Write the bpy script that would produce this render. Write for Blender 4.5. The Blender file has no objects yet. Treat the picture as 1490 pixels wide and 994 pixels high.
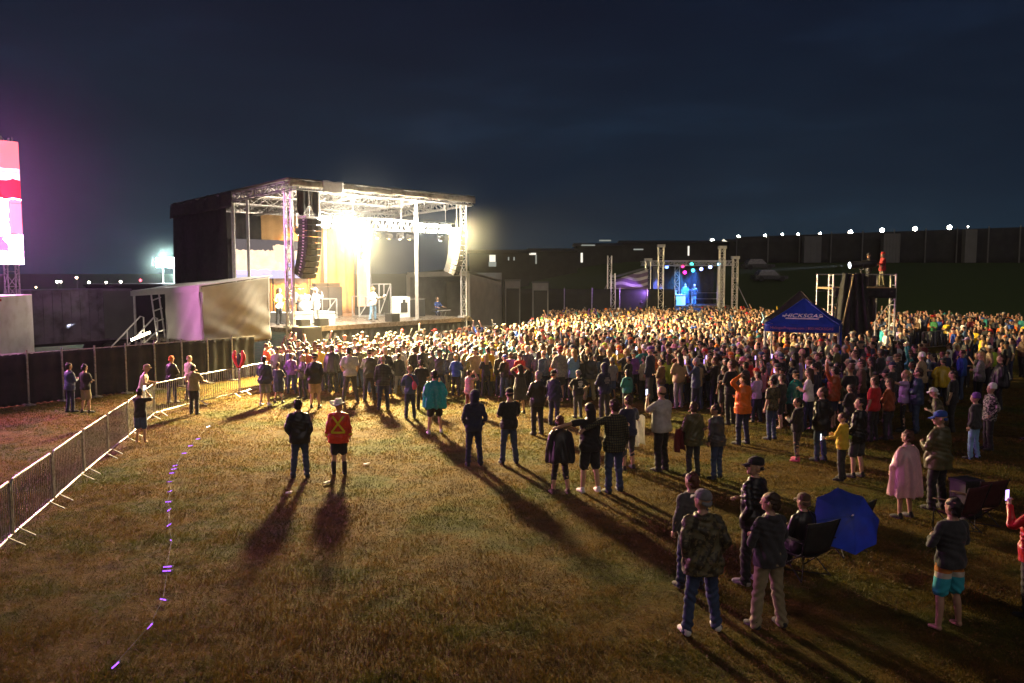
import bpy, math, random
import numpy as np
from mathutils import Vector, Matrix
random.seed(7); RNG = np.random.default_rng(11)
SC = bpy.context.scene; COL = SC.collection
# ------------------------------------------------------------------ camera
H = 4.7; F = 1200.0; A = math.atan(102/1200)
cam = bpy.data.cameras.new('camera'); CAM = bpy.data.objects.new('camera', cam); COL.objects.link(CAM)
CAM.location = (0, 0, H); CAM.rotation_euler = (math.pi/2 - A, 0, 0)
cam.sensor_width = 36; cam.lens = F/1490*36; cam.clip_end = 3000; cam.clip_start = .1
SC.camera = CAM
def ray(px, py):
    x, y = (px-745)/F, -(py-497)/F
    return Vector((x, math.cos(A)+y*math.sin(A), -math.sin(A)+y*math.cos(A)))
def G(px, py, z=0.0):                       # where the sight line through a photo point meets height z
    d = ray(px, py); t = (z-H)/d.z
    return Vector((d.x*t, d.y*t, z))
def AT(px, py, Y):                          # the point of that sight line at distance Y
    d = ray(px, py); t = Y/d.y
    return Vector((d.x*t, Y, H+d.z*t))
def proj(p):
    x, y, z = p[0], p[1], p[2]-H
    fw = y*math.cos(A)-z*math.sin(A); up = y*math.sin(A)+z*math.cos(A)
    return 745+F*x/fw, 497-F*up/fw
# ------------------------------------------------------------------ mesh builder
def rot_to(d):
    d = Vector(d).normalized(); u = Vector((0,0,1)) if abs(d.z) < .95 else Vector((0,1,0))
    s = d.cross(u).normalized(); u = s.cross(d)
    return d, s, u
class MB:
    def __init__(self): self.v = []; self.f = []; self.m = []
    def add(self, V, Fs, mi=0):
        b = len(self.v); self.v.extend([tuple(p) for p in V])
        for q in Fs: self.f.append(tuple(i+b for i in q)); self.m.append(mi)
        return self
    def box(self, c, s, rz=0, mi=0, M=None):
        hx, hy, hz = s[0]/2, s[1]/2, s[2]/2; cr, sr = math.cos(rz), math.sin(rz); V = []
        for dx, dy, dz in ((-1,-1,-1),(1,-1,-1),(1,1,-1),(-1,1,-1),(-1,-1,1),(1,-1,1),(1,1,1),(-1,1,1)):
            p = Vector((dx*hx, dy*hy, dz*hz))
            p = M @ p if M is not None else Vector((p.x*cr-p.y*sr, p.x*sr+p.y*cr, p.z))
            V.append(p+Vector(c))
        return self.add(V, [(0,3,2,1),(4,5,6,7),(0,1,5,4),(1,2,6,5),(2,3,7,6),(3,0,4,7)], mi)
    def hexa(self, P, mi=0):                # 4 bottom + 4 top corners
        return self.add(P, [(0,3,2,1),(4,5,6,7),(0,1,5,4),(1,2,6,5),(2,3,7,6),(3,0,4,7)], mi)
    def bar(self, p, q, r, n=6, mi=0, r2=None):
        p, q = Vector(p), Vector(q); d, s, u = rot_to(q-p); r2 = r if r2 is None else r2
        V = []
        for c, rr in ((p, r), (q, r2)):
            for k in range(n):
                a = 2*math.pi*(k+.5)/n; V.append(c+s*(rr*math.cos(a))+u*(rr*math.sin(a)))
        Fs = [(k, (k+1)%n, n+(k+1)%n, n+k) for k in range(n)]+[tuple(range(n-1,-1,-1)), tuple(range(n,2*n))]
        return self.add(V, Fs, mi)
    def beam(self, p, q, w, h, mi=0):       # rectangular bar, h along up
        p, q = Vector(p), Vector(q); d, s, u = rot_to(q-p)
        P = [c+s*(a*w/2)+u*(b*h/2) for c in (p, q) for a, b in ((-1,-1),(1,-1),(1,1),(-1,1))]
        return self.add(P, [(0,1,2,3),(7,6,5,4),(0,4,5,1),(1,5,6,2),(2,6,7,3),(3,7,4,0)], mi)
    def tube(self, pts, r, n=6, mi=0):
        V, Fs = limb(pts, [r]*len(pts), n=n, sub=1); return self.add(V, Fs, mi)
    def lathe(self, prof, n=16, c=(0,0,0), mi=0, M=None):
        V = []; c = Vector(c)
        for r, z in prof:
            for k in range(n):
                a = 2*math.pi*k/n; p = Vector((r*math.cos(a), r*math.sin(a), z))
                V.append((M @ p if M is not None else p)+c)
        m = len(prof)
        Fs = [(i*n+k, i*n+(k+1)%n, (i+1)*n+(k+1)%n, (i+1)*n+k) for i in range(m-1) for k in range(n)]
        Fs += [tuple(range(n-1,-1,-1)), tuple(range((m-1)*n, m*n))]
        return self.add(V, Fs, mi)
    def truss(self, p, q, w, r=.022, mi=0, step=None):
        p, q = Vector(p), Vector(q); d, s, u = rot_to(q-p); L = (q-p).length; h = w/2
        cs = [s*(a*h)+u*(b*h) for a, b in ((-1,-1),(1,-1),(1,1),(-1,1))]
        for c in cs: self.bar(p+c, q+c, r, 5, mi)
        n = max(2, round(L/(step or w)))
        for k in range(n):
            a, b = p+(q-p)*(k/n), p+(q-p)*((k+1)/n)
            for i in range(4):
                c1, c2 = cs[i], cs[(i+1)%4]
                if k % 2: c1, c2 = c2, c1
                self.bar(a+c1, b+c2, r*.6, 4, mi)
            for i in range(4): self.bar(a+cs[i], a+cs[(i+1)%4], r*.55, 4, mi)
        return self
    def cloth(self, fn, nu, nv, th=.02, mi=0):  # fn(u,v) -> point; a sheet with thickness
        P = np.array([[fn(i/nu, j/nv) for i in range(nu+1)] for j in range(nv+1)], float)
        du = np.gradient(P, axis=1); dv = np.gradient(P, axis=0); N = np.cross(du, dv)
        N /= np.linalg.norm(N, axis=2, keepdims=True)+1e-9
        W = nu+1; n = (nu+1)*(nv+1)
        V = np.concatenate([(P+N*th/2).reshape(-1,3), (P-N*th/2).reshape(-1,3)])
        Fs = []
        for j in range(nv):
            for i in range(nu):
                a = j*W+i; Fs.append((a, a+1, a+1+W, a+W)); Fs.append((n+a, n+a+W, n+a+1+W, n+a+1))
        for i in range(nu):
            a = i; Fs.append((a, n+a, n+a+1, a+1)); a = nv*W+i; Fs.append((a, a+1, n+a+1, n+a))
        for j in range(nv):
            a = j*W; Fs.append((a, a+W, n+a+W, n+a)); a = j*W+nu; Fs.append((a, n+a, n+a+W, a+W))
        return self.add(V.tolist(), Fs, mi)
    def mesh(self, name, mats, smooth=False):
        me = bpy.data.meshes.new(name); me.from_pydata(self.v, [], self.f)
        for m in (mats if isinstance(mats, (list, tuple)) else [mats]): me.materials.append(m)
        if any(self.m): me.polygons.foreach_set('material_index', self.m)
        if smooth: me.polygons.foreach_set('use_smooth', [True]*len(self.f))
        me.update(); return me
    def build(self, name, mats, parent=None, smooth=False, color=None):
        return link(name, self.mesh(name, mats, smooth), parent, color)
def link(name, me, parent=None, color=None, loc=None, rz=None):
    o = bpy.data.objects.new(name, me); COL.objects.link(o)
    if parent is not None: o.parent = parent
    if color is not None: o.color = (*color[:3], 1)
    if loc is not None: o.location = loc
    if rz is not None: o.rotation_euler = (0, 0, rz)
    return o
def tag(o, label=None, cat=None, group=None, kind=None):
    for k, v in (('label', label), ('category', cat), ('group', group), ('kind', kind)):
        if v: o[k] = v
    return o
def thing(name, label, cat, loc=(0,0,0), rz=0, group=None):
    o = bpy.data.objects.new(name, None); COL.objects.link(o); o.location = loc; o.rotation_euler = (0,0,rz)
    o.empty_display_size = .2
    return tag(o, label, cat, group)
KIDS = {}
def copy_tree(o, loc=None, rz=None, label=None, parent=None):
    c = o.copy(); COL.objects.link(c)
    if parent is not None: c.parent = parent
    if loc is not None: c.location = loc
    if rz is not None: c.rotation_euler = (0,0,rz)
    if label: c['label'] = label
    if o.name not in KIDS: KIDS[o.name] = [x for x in COL.objects if x.parent == o]
    for ch in KIDS[o.name]: copy_tree(ch, parent=c)
    return c
# ------------------------------------------------------------------ lofts
def loft(rings):
    n = len(rings[0]); V = [p for r in rings for p in r]; m = len(rings)
    Fs = [(i*n+k, i*n+(k+1)%n, (i+1)*n+(k+1)%n, (i+1)*n+k) for i in range(m-1) for k in range(n)]
    Fs += [tuple(range(n-1,-1,-1)), tuple(range((m-1)*n, m*n))]
    return V, Fs
def ell(cx, cy, z, rx, ry, n=20, p=2.3):
    out = []
    for k in range(n):
        a = 2*math.pi*k/n; c, s = math.cos(a), math.sin(a)
        out.append((cx+rx*math.copysign(abs(c)**(2/p), c), cy+ry*math.copysign(abs(s)**(2/p), s), z))
    return out
def rings(rows, n=20, p=2.3): return loft([ell(cx, cy, z, rx, ry, n, p) for z, rx, ry, cx, cy in rows])
def interp_rows(rows, k=3):                 # smooth rows (z,rx,ry,cx,cy) by Catmull-Rom
    R = np.array(rows, float); out = []
    for i in range(len(R)-1):
        p0, p1, p2, p3 = R[max(i-1,0)], R[i], R[i+1], R[min(i+2,len(R)-1)]
        for t in np.arange(k)/k:
            out.append(.5*((2*p1)+(-p0+p2)*t+(2*p0-5*p1+4*p2-p3)*t*t+(-p0+3*p1-3*p2+p3)*t**3))
    out.append(R[-1]); return [tuple(x) for x in out]
def limb(pts, rad, n=10, sub=3, flat=None, cap=True):
    P = np.array([list(p) for p in pts], float); R = np.array(rad, float); Q = []; S = []
    if sub > 1:
        for i in range(len(P)-1):
            p0, p1, p2, p3 = P[max(i-1,0)], P[i], P[i+1], P[min(i+2,len(P)-1)]
            for t in np.arange(sub)/sub:
                Q.append(.5*((2*p1)+(-p0+p2)*t+(2*p0-5*p1+4*p2-p3)*t*t+(-p0+3*p1-3*p2+p3)*t**3)); S.append(R[i]*(1-t)+R[i+1]*t)
        Q.append(P[-1]); S.append(R[-1]); P, R = np.array(Q), np.array(S)
    T = np.gradient(P, axis=0); T /= np.linalg.norm(T, axis=1, keepdims=True)+1e-9
    if cap:
        P = np.vstack([P[0]-T[0]*R[0]*.5, P, P[-1]+T[-1]*R[-1]*.5]); R = np.r_[R[0]*.55, R, R[-1]*.55]; T = np.vstack([T[0], T, T[-1]])
    u = np.array([0,1.,0]) if abs(T[0][1]) < .9 else np.array([1.,0,0])
    V = []
    for p, r, t in zip(P, R, T):
        u = u-t*np.dot(u, t); u /= np.linalg.norm(u)+1e-9; w = np.cross(t, u)
        for k in range(n):
            a = 2*math.pi*k/n; V.append(tuple(p+r*(math.cos(a)*u*(flat or 1)+math.sin(a)*w)))
    m = len(P)
    Fs = [(i*n+k, i*n+(k+1)%n, (i+1)*n+(k+1)%n, (i+1)*n+k) for i in range(m-1) for k in range(n)]
    Fs += [tuple(range(n-1,-1,-1)), tuple(range((m-1)*n, m*n))]
    return V, Fs
def sstep(x, a, b):
    t = np.clip((x-a)/(b-a), 0, 1); return t*t*(3-2*t)
# ------------------------------------------------------------------ materials
def lin(r, g, b):
    f = lambda c: (c/255/12.92) if c/255 <= .04045 else ((c/255+.055)/1.055)**2.4
    return (f(r), f(g), f(b))
class NT:
    def __init__(self, m):
        m.use_nodes = True; self.t = m.node_tree; self.t.nodes.clear()
    def n(self, ty, **kw):
        x = self.t.nodes.new(ty)
        for k, v in kw.items():
            if k.startswith('i_'):
                key = k[2:]; key = int(key) if key.isdigit() else key.replace('_', ' ')
                x.inputs[key].default_value = v
            else: setattr(x, k, v)
        return x
    def l(self, a, b): self.t.links.new(a, b)
def noise(t, vec, scale, detail=3, rough=.55):
    x = t.n('ShaderNodeTexNoise'); x.inputs['Scale'].default_value = scale; x.inputs['Detail'].default_value = detail; x.inputs['Roughness'].default_value = rough
    if vec is not None: t.l(vec, x.inputs['Vector'])
    return x.outputs['Fac']
def ramp(t, fac, stops):
    x = t.n('ShaderNodeValToRGB'); e = x.color_ramp.elements
    while len(e) < len(stops): e.new(.5)
    for k, (p, c) in enumerate(stops): e[k].position = p; e[k].color = (*c[:3], 1) if not isinstance(c, float) else (c, c, c, 1)
    t.l(fac, x.inputs['Fac']); return x.outputs['Color']
def mix(t, fac, a, b, mode='MIX'):
    x = t.n('ShaderNodeMix', data_type='RGBA', blend_type=mode)
    for s, v in ((0, fac), (6, a), (7, b)):
        if hasattr(v, 'is_linked'): t.l(v, x.inputs[s])
        elif s == 0: x.inputs[0].default_value = v
        else: x.inputs[s].default_value = (*v[:3], 1)
    return x.outputs[2]
def math_(t, op, a, b=0.0):
    x = t.n('ShaderNodeMath', operation=op)
    for k, v in enumerate((a, b)):
        if hasattr(v, 'is_linked'): t.l(v, x.inputs[k])
        else: x.inputs[k].default_value = v
    return x.outputs[0]
def bump(t, h, strength, dist=.01):
    x = t.n('ShaderNodeBump'); x.inputs['Strength'].default_value = strength; x.inputs['Distance'].default_value = dist
    t.l(h, x.inputs['Height']); return x.outputs['Normal']
def pbr(name, col=(.5,.5,.5), rough=.6, metal=0.0, var=.25, scale=6.0, bmp=.0, bscale=60, objcol=False, translucent=0.0, coat=0.0, dirt=None, sheen=0.0, coord='Object', pat=None, attr=None):
    m = bpy.data.materials.new(name); t = NT(m)
    out = t.n('ShaderNodeOutputMaterial'); b = t.n('ShaderNodeBsdfPrincipled'); tc = t.n('ShaderNodeTexCoord'); vec = tc.outputs[coord]
    if objcol: base = t.n('ShaderNodeObjectInfo').outputs['Color']
    elif attr: base = t.n('ShaderNodeAttribute', attribute_name=attr).outputs['Color']
    else:
        x = t.n('ShaderNodeRGB'); x.outputs[0].default_value = (*col, 1); base = x.outputs[0]
    if pat: base = pat(t, vec, base)
    if var:
        nz = noise(t, vec, scale, 4); v = ramp(t, nz, [(.25, 1-var), (.75, 1+var*.6)]); base = mix(t, 1.0, base, v, 'MULTIPLY')
    if dirt:
        nz = noise(t, vec, dirt[1], 5, .65); fac = ramp(t, nz, [(.45, 0.0), (.7, 1.0)]); base = mix(t, fac, base, dirt[0])
    t.l(base, b.inputs['Base Color']); b.inputs['Metallic'].default_value = metal
    nr = noise(t, vec, scale*1.7, 3); rr = ramp(t, nr, [(.3, max(.05, rough-.12)), (.7, min(1., rough+.1))]); t.l(rr, b.inputs['Roughness'])
    if coat: b.inputs['Coat Weight'].default_value = coat; b.inputs['Coat Roughness'].default_value = .2
    if sheen: b.inputs['Sheen Weight'].default_value = sheen
    if bmp: t.l(bump(t, noise(t, vec, bscale, 3), bmp), b.inputs['Normal'])
    sh = b.outputs[0]
    if translucent:
        tr = t.n('ShaderNodeBsdfTranslucent'); t.l(base, tr.inputs['Color']); mx = t.n('ShaderNodeMixShader'); mx.inputs[0].default_value = translucent
        t.l(b.outputs[0], mx.inputs[1]); t.l(tr.outputs[0], mx.inputs[2]); sh = mx.outputs[0]
    t.l(sh, out.inputs['Surface']); return m
def glow(name, col, strength):
    m = bpy.data.materials.new(name); t = NT(m); out = t.n('ShaderNodeOutputMaterial'); e = t.n('ShaderNodeEmission')
    e.inputs['Color'].default_value = (*col, 1); e.inputs['Strength'].default_value = strength
    t.l(e.outputs[0], out.inputs['Surface']); return m
def lamp(name, kind, loc, power, col, aim=None, size=.3, spot=60, blend=.5, parent=None):
    L = bpy.data.lights.new(name, kind); L.energy = power; L.color = col
    if kind == 'SPOT': L.spot_size = math.radians(spot); L.spot_blend = blend; L.shadow_soft_size = size
    if kind == 'POINT': L.shadow_soft_size = size
    if kind == 'AREA': L.size = size
    o = bpy.data.objects.new(name, L); COL.objects.link(o); o.location = loc
    if aim is not None: o.rotation_euler = (Vector(aim)-Vector(loc)).to_track_quat('-Z', 'Y').to_euler()
    return o
M = {}
def plaid(t, vec, base):
    s = t.n('ShaderNodeSeparateXYZ'); t.l(vec, s.inputs[0])
    fx = math_(t, 'GREATER_THAN', math_(t, 'SINE', math_(t, 'MULTIPLY', s.outputs[0], 130.)), .55)
    fz = math_(t, 'GREATER_THAN', math_(t, 'SINE', math_(t, 'MULTIPLY', s.outputs[2], 120.)), .55)
    return mix(t, math_(t, 'MAXIMUM', fx, fz), base, (.012,.014,.018))
def stripes(t, vec, base):
    s = t.n('ShaderNodeSeparateXYZ'); t.l(vec, s.inputs[0])
    f = math_(t, 'GREATER_THAN', math_(t, 'SINE', math_(t, 'MULTIPLY', s.outputs[2], 120.)), .0)
    return mix(t, f, base, (.5,.5,.5))
def camo(t, vec, base):
    a = ramp(t, noise(t, vec, 11, 2), [(.46, 0.), (.5, 1.)]); b = ramp(t, noise(t, vec, 17, 2), [(.55, 0.), (.58, 1.)])
    return mix(t, b, mix(t, a, base, (.035,.03,.015)), (.14,.11,.05))
def floral(t, vec, base):
    a = ramp(t, noise(t, vec, 20, 2), [(.5, 0.), (.54, 1.)]); return mix(t, a, base, (.3,.28,.25))
def board(t, vec, base):
    s = t.n('ShaderNodeSeparateXYZ'); t.l(vec, s.inputs[0]); z = s.outputs[2]
    f1 = math_(t, 'GREATER_THAN', z, .72); f2 = math_(t, 'GREATER_THAN', z, .79)
    return mix(t, f2, mix(t, f1, base, (.55,.5,.42)), (.5,.17,.03))
M['cloth'] = pbr('cloth', rough=.85, var=.3, scale=9, bmp=.75, bscale=17, objcol=True, sheen=.15)
M['denim'] = pbr('denim', rough=.85, var=.45, scale=5, bmp=.6, bscale=24, objcol=True)
M['wet'] = pbr('wet_cloth', rough=.42, var=.3, scale=8, bmp=.8, bscale=15, objcol=True)
M['plastic'] = pbr('thin_plastic', rough=.25, var=.15, scale=7, bmp=.25, bscale=22, objcol=True, translucent=.35)
M['skin'] = pbr('skin', rough=.5, var=.12, scale=14, objcol=True)
M['hair'] = pbr('hair', rough=.6, var=.55, scale=45, bmp=.7, bscale=70, objcol=True)
M['plaid'] = pbr('plaid_cloth', rough=.85, var=.2, objcol=True, pat=plaid)
M['striped'] = pbr('striped_knit', rough=.9, var=.2, objcol=True, pat=stripes)
M['camo'] = pbr('camouflage_cloth', rough=.6, var=.25, objcol=True, pat=camo)
M['floral'] = pbr('floral_cloth', rough=.85, var=.2, objcol=True, pat=floral)
M['board'] = pbr('printed_shorts', rough=.85, var=.2, objcol=True, pat=board)
M['eye'] = pbr('eye', (.02,.015,.012), .2, var=0)
M['crowd'] = pbr('crowd_cloth', rough=.8, var=.2, scale=8, attr='tint')
M['steel'] = pbr('galvanised_steel', (.5,.5,.5), .45, .75, var=.25, scale=9, dirt=((.2,.17,.14), 14))
M['alu'] = pbr('aluminium', (.62,.62,.62), .4, .6, var=.2, scale=8)
M['whitepaint'] = pbr('white_paint', (.8,.8,.79), .5, var=.08, dirt=((.6,.58,.55), 3))
M['blackcloth'] = pbr('black_scrim', (.018,.019,.02), .9, var=.35, scale=2.5, bmp=.3, bscale=12)
M['black'] = pbr('black_paint', (.016,.016,.017), .5, var=.3)
M['tarp'] = pbr('cream_tarpaulin', (.50,.47,.39), .72, var=.18, scale=1.5, bmp=.5, bscale=5, translucent=.1)
M['tarpwhite'] = pbr('white_tarpaulin', (.74,.73,.72), .7, var=.12, scale=1.2, bmp=.4, bscale=4, translucent=.12)
M['roofcloth'] = pbr('roof_cloth', (.09,.088,.085), .8, var=.3, scale=1.2, translucent=.1)
M['fascia'] = pbr('fascia_cloth', (.55,.52,.44), .7, var=.3, scale=2.2, translucent=.35, dirt=((.12,.11,.1), 1.4))
M['deck'] = pbr('stage_deck', (.13,.10,.075), .32, var=.3, scale=3, dirt=((.2,.17,.14), 6))
M['drape'] = pbr('amber_drape', (.5,.31,.14), .9, var=.2, scale=2)
M['whitecloth'] = pbr('white_cloth', (.8,.8,.8), .8, var=.1)
M['greycloth'] = pbr('grey_tent_cloth', (.33,.32,.3), .7, var=.2, scale=1.5)
M['bluecloth'] = pbr('blue_canopy_cloth', (.02,.075,.5), .55, var=.2, scale=3, bmp=.5, bscale=7, translucent=.4)
M['navycloth'] = pbr('blue_umbrella_cloth', (.05,.10,.48), .5, var=.15, bmp=.2, bscale=14, translucent=.5)
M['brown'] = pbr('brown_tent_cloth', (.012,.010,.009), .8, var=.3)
M['letter'] = pbr('white_lettering', (.8,.8,.82), .6, var=.05)
M['letterred'] = pbr('red_lettering', (.55,.25,.35), .6, var=.05)
M['red'] = pbr('red_cloth', (.5,.012,.015), .7, var=.2)
M['hivis'] = pbr('yellow_tape', (.75,.6,.02), .5, var=.1)
M['trailer'] = pbr('purple_lit_trailer_paint', (.2,.175,.25), .5, var=.2, scale=1.2, dirt=((.05,.045,.06), 1.5))  # grey paint with the dim purple light on the trailer mixed in
M['dark'] = pbr('dark_siding', (.012,.014,.018), .8, var=.3, scale=.6)
M['dim'] = pbr('dim_grey_siding', (.15,.155,.165), .8, var=.3, scale=.5)
M['wood'] = pbr('plywood', (.22,.15,.08), .7, var=.3)
M['mesh'] = pbr('green_black_windscreen', (.011,.013,.013), .85, var=.5, scale=1.3, bmp=.4, bscale=8)
M['rubber'] = pbr('tyre_rubber', (.02,.02,.02), .8, var=.2)
M['rope'] = pbr('cord', (.25,.25,.3), .8, var=.1)
# ------------------------------------------------------------------ people: meshes
JOBS = []
def job(V, Fs, voxel, smooth=2, post=None): JOBS.append([V, Fs, voxel, smooth, post, None]); return len(JOBS)-1
def run_jobs():
    tmp = []
    for J in JOBS:
        me = bpy.data.meshes.new('tmp'); me.from_pydata(J[0], [], J[1]); me.update()
        o = bpy.data.objects.new('tmp', me); COL.objects.link(o)
        r = o.modifiers.new('r', 'REMESH'); r.mode = 'VOXEL'; r.voxel_size = J[2]
        s = o.modifiers.new('s', 'SMOOTH'); s.factor = .5; s.iterations = J[3]
        tmp.append(o)
    dg = bpy.context.evaluated_depsgraph_get(); dg.update()
    for J, o in zip(JOBS, tmp):
        ev = o.evaluated_get(dg).to_mesh()
        n = len(ev.vertices); co = np.empty(n*3); ev.vertices.foreach_get('co', co); nr = np.empty(n*3, np.float32); ev.vertex_normals.foreach_get('vector', nr)
        lv = np.empty(len(ev.loops), np.int32); ev.loops.foreach_get('vertex_index', lv)
        ls = np.empty(len(ev.polygons), np.int32); ev.polygons.foreach_get('loop_total', ls)
        Fq, k = [], 0
        for c in ls: Fq.append(tuple(lv[k:k+c])); k += c
        V = co.reshape(-1,3)
        if J[4]: V, Fq, mi = J[4](V, nr.reshape(-1,3).astype(float), Fq)
        else: mi = None
        J[5] = (V, Fq, mi); o.evaluated_get(dg).to_mesh_clear()
    for o in tmp:
        me = o.data; bpy.data.objects.remove(o); bpy.data.meshes.remove(me)
def arrays_mesh(name, V, Fq, mats, mi=None):
    me = bpy.data.meshes.new(name); me.from_pydata([tuple(p) for p in np.asarray(V).tolist()], [], [tuple(int(i) for i in q) for q in Fq])
    for m in mats: me.materials.append(m)
    if mi is not None: me.polygons.foreach_set('material_index', mi)
    me.polygons.foreach_set('use_smooth', [True]*len(me.polygons)); me.update(); return me
def join(*parts):
    V, Fs = [], []
    for v, f in parts:
        b = len(V); V.extend([tuple(p) for p in v]); Fs.extend([tuple(i+b for i in q) for q in f])
    return V, Fs
class Pose:
    """joint positions of one figure, facing +Y, nominal height 1.75 m"""
    def __init__(s, arms=('down','down'), stance=.0, step=0.0, lean=0.0, side=0.0, twist=0.0, yaw=0.0, pitch=0.0, build=1.0, sit=False, seed=0, squat=0.0, female=False):
        s.__dict__.update(arms=arms, stance=stance, step=step, lean=lean, side=side, twist=twist, yaw=yaw, pitch=pitch, b=build, sit=sit, seed=seed, female=female)
        s.dz = -.47 if sit else 0.0
        s.legs = []
        for sg in (-1, 1):
            st = stance+.01
            if sit: P = [(sg*.09,0,.45), (sg*.13,.40,.49), (sg*.15,.44,.09)]
            else: P = [(sg*.085,0,.92), (sg*(.095+st*.45),.02+sg*step*.5,.49), (sg*(.10+st),-.02+sg*step,.085)]
            s.legs.append(P)
        s.armp = []
        for sg, kind in zip((-1, 1), arms):
            S = (sg*.168*(.6+.4*s.b), -.005, 1.405)
            E, W = {
              'down': ((.238,-.03,1.13), (.258,.03,.90)),
              'pockets': ((.262,-.10,1.14), (.195,.03,.965)),
              'crossed': ((.25,.05,1.13), (-.02,.21,1.17)),
              'front': ((.26,.05,1.14), (.09,.26,1.17)),
              'phone': ((.28,.14,1.27), (.12,.28,1.50)),
              'photo': ((.29,.20,1.40), (.08,.26,1.62)),
              'raised': ((.30,.03,1.66), (.22,.10,1.90)),
              'up_head': ((.36,.02,1.58), (.10,.02,1.74)),
              'hips': ((.40,-.08,1.19), (.20,.04,1.04)),
              'over': ((.42,-.05,1.40), (.66,-.09,1.36)),
              'overlow': ((.40,-.06,1.33), (.62,-.13,1.26)),
              'out': ((.30,.10,1.17), (.33,.32,1.12)),
              'low': ((.25,.00,1.13), (.20,.16,.93)),
              'point': ((.34,.22,1.42), (.38,.46,1.50)),
              'guitar': ((.30,.0,1.15), (.05,.20,1.02)),
              'neck': ((.33,.08,1.17), (.40,.30,1.22)),
            }[kind]
            q = .75+.25*s.b
            s.armp.append([S, (sg*E[0]*q, E[1], E[2]), (sg*W[0]*q, W[1], W[2])])
    def up(s, p): return (p[0], p[1], p[2]+s.dz)
    def headrot(s, V):                          # turn of the head about the neck
        V = np.asarray(V, float).copy(); c, n = math.cos(s.yaw), math.sin(s.yaw); cp, sp = math.cos(s.pitch), math.sin(s.pitch)
        x, y, z = V[:,0].copy(), V[:,1].copy(), V[:,2]-1.52
        t = np.clip(z/.05+.5, 0, 1); y2, z2 = y*cp+z*sp, -y*sp+z*cp
        y, z = y*(1-t)+y2*t, z*(1-t)+z2*t
        xr, yr = x*c-y*n, x*n+y*c
        V[:,0] = x*(1-t)+xr*t; V[:,1] = y*(1-t)+yr*t; V[:,2] = z+1.52
        return V
    def warp(s, V, sc):
        V = np.asarray(V, float).copy()
        if not s.sit:
            z = V[:,2]; t = sstep(z, .85, 1.35); a = s.twist*t; x, y = V[:,0].copy(), V[:,1].copy()
            V[:,0] = x*np.cos(a)-y*np.sin(a)+s.side*np.maximum(z-.9, 0)-s.side*.45*sstep(z, .0, .9)*.5
            V[:,1] = x*np.sin(a)+y*np.cos(a)+s.lean*np.maximum(z-.9, 0)
            V[:,2] = z-.35*abs(s.lean)**2*np.maximum(z-.9, 0)
        return V*sc
TORSO = [(.86,.165,.115,0,0),(.93,.172,.122,0,-.005),(1.0,.162,.112,0,0),(1.08,.148,.104,0,.005),(1.18,.156,.110,0,.005),(1.28,.166,.118,0,.003),(1.36,.162,.108,0,-.005),(1.42,.122,.085,0,-.012),(1.47,.085,.066,0,-.010),(1.50,.060,.060,0,-.006)]
def torso(p, grow, z0, z1, flare=0.0, zmul=1.0, n=22):
    R = []
    for z, rx, ry, cx, cy in interp_rows(TORSO, 3):
        if z < z0-1e-6 or z > z1+1e-6: continue
        w = p.b if z < 1.36 else 1+(p.b-1)*.5
        f = flare*sstep(1.4-z, 0, .5); belly = max(0, p.b-1)*.5*math.exp(-((z-1.05)/.14)**2)
        R.append((z+p.dz, rx*w+grow+f, ry*w+grow+f*.9+belly*.12, cx, cy+belly*.1))
    if z0 < .86:
        w = p.b; f = flare*sstep(1.4-z0, 0, .5)
        R.insert(0, (z0+p.dz, .168*w+grow+f, .118*w+grow+f*.9, 0, 0))
    return rings(R, n, 2.4)
HEAD = [(1.47,.058,.060,0,-.012),(1.52,.054,.058,0,-.004),(1.545,.046,.060,0,.026),(1.565,.056,.078,0,.020),(1.60,.066,.090,0,.011),(1.64,.073,.097,0,.006),(1.68,.0755,.100,0,0),(1.715,.068,.090,0,-.004),(1.74,.045,.062,0,-.007),(1.752,.015,.02,0,-.007)]
def bighead(V):
    V = np.asarray(V, float).copy(); t = sstep(V[:,2], 1.46, 1.56)*.07; V[:,0] *= 1+t; V[:,1] *= 1+t; V[:,2] += (V[:,2]-1.50)*t; return V
def head_geo(p):
    parts = [rings(interp_rows(HEAD, 2), 16, 2.1),
             limb([(0,.094,1.655),(0,.108,1.63),(0,.121,1.605)], [.009,.012,.015], 8, 2),
             limb([(-.04,.088,1.662),(0,.099,1.662),(.04,.088,1.662)], [.011,.011,.011], 8, 2),
             limb([(-.022,.090,1.572),(0,.098,1.573),(.022,.090,1.572)], [.008,.010,.008], 8, 2),
             limb([(-.012,.086,1.545),(.012,.086,1.545)], [.017,.017], 8, 1)]
    for sg in (-1, 1): parts.append(limb([(sg*.076,-.004,1.603),(sg*.083,-.014,1.63),(sg*.079,-.008,1.655)], [.011,.017,.013], 8, 2, flat=1.2))
    V, Fs = join(*parts); V = p.headrot(bighead(V)); V[:,2] += p.dz; return V.tolist(), Fs
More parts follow.
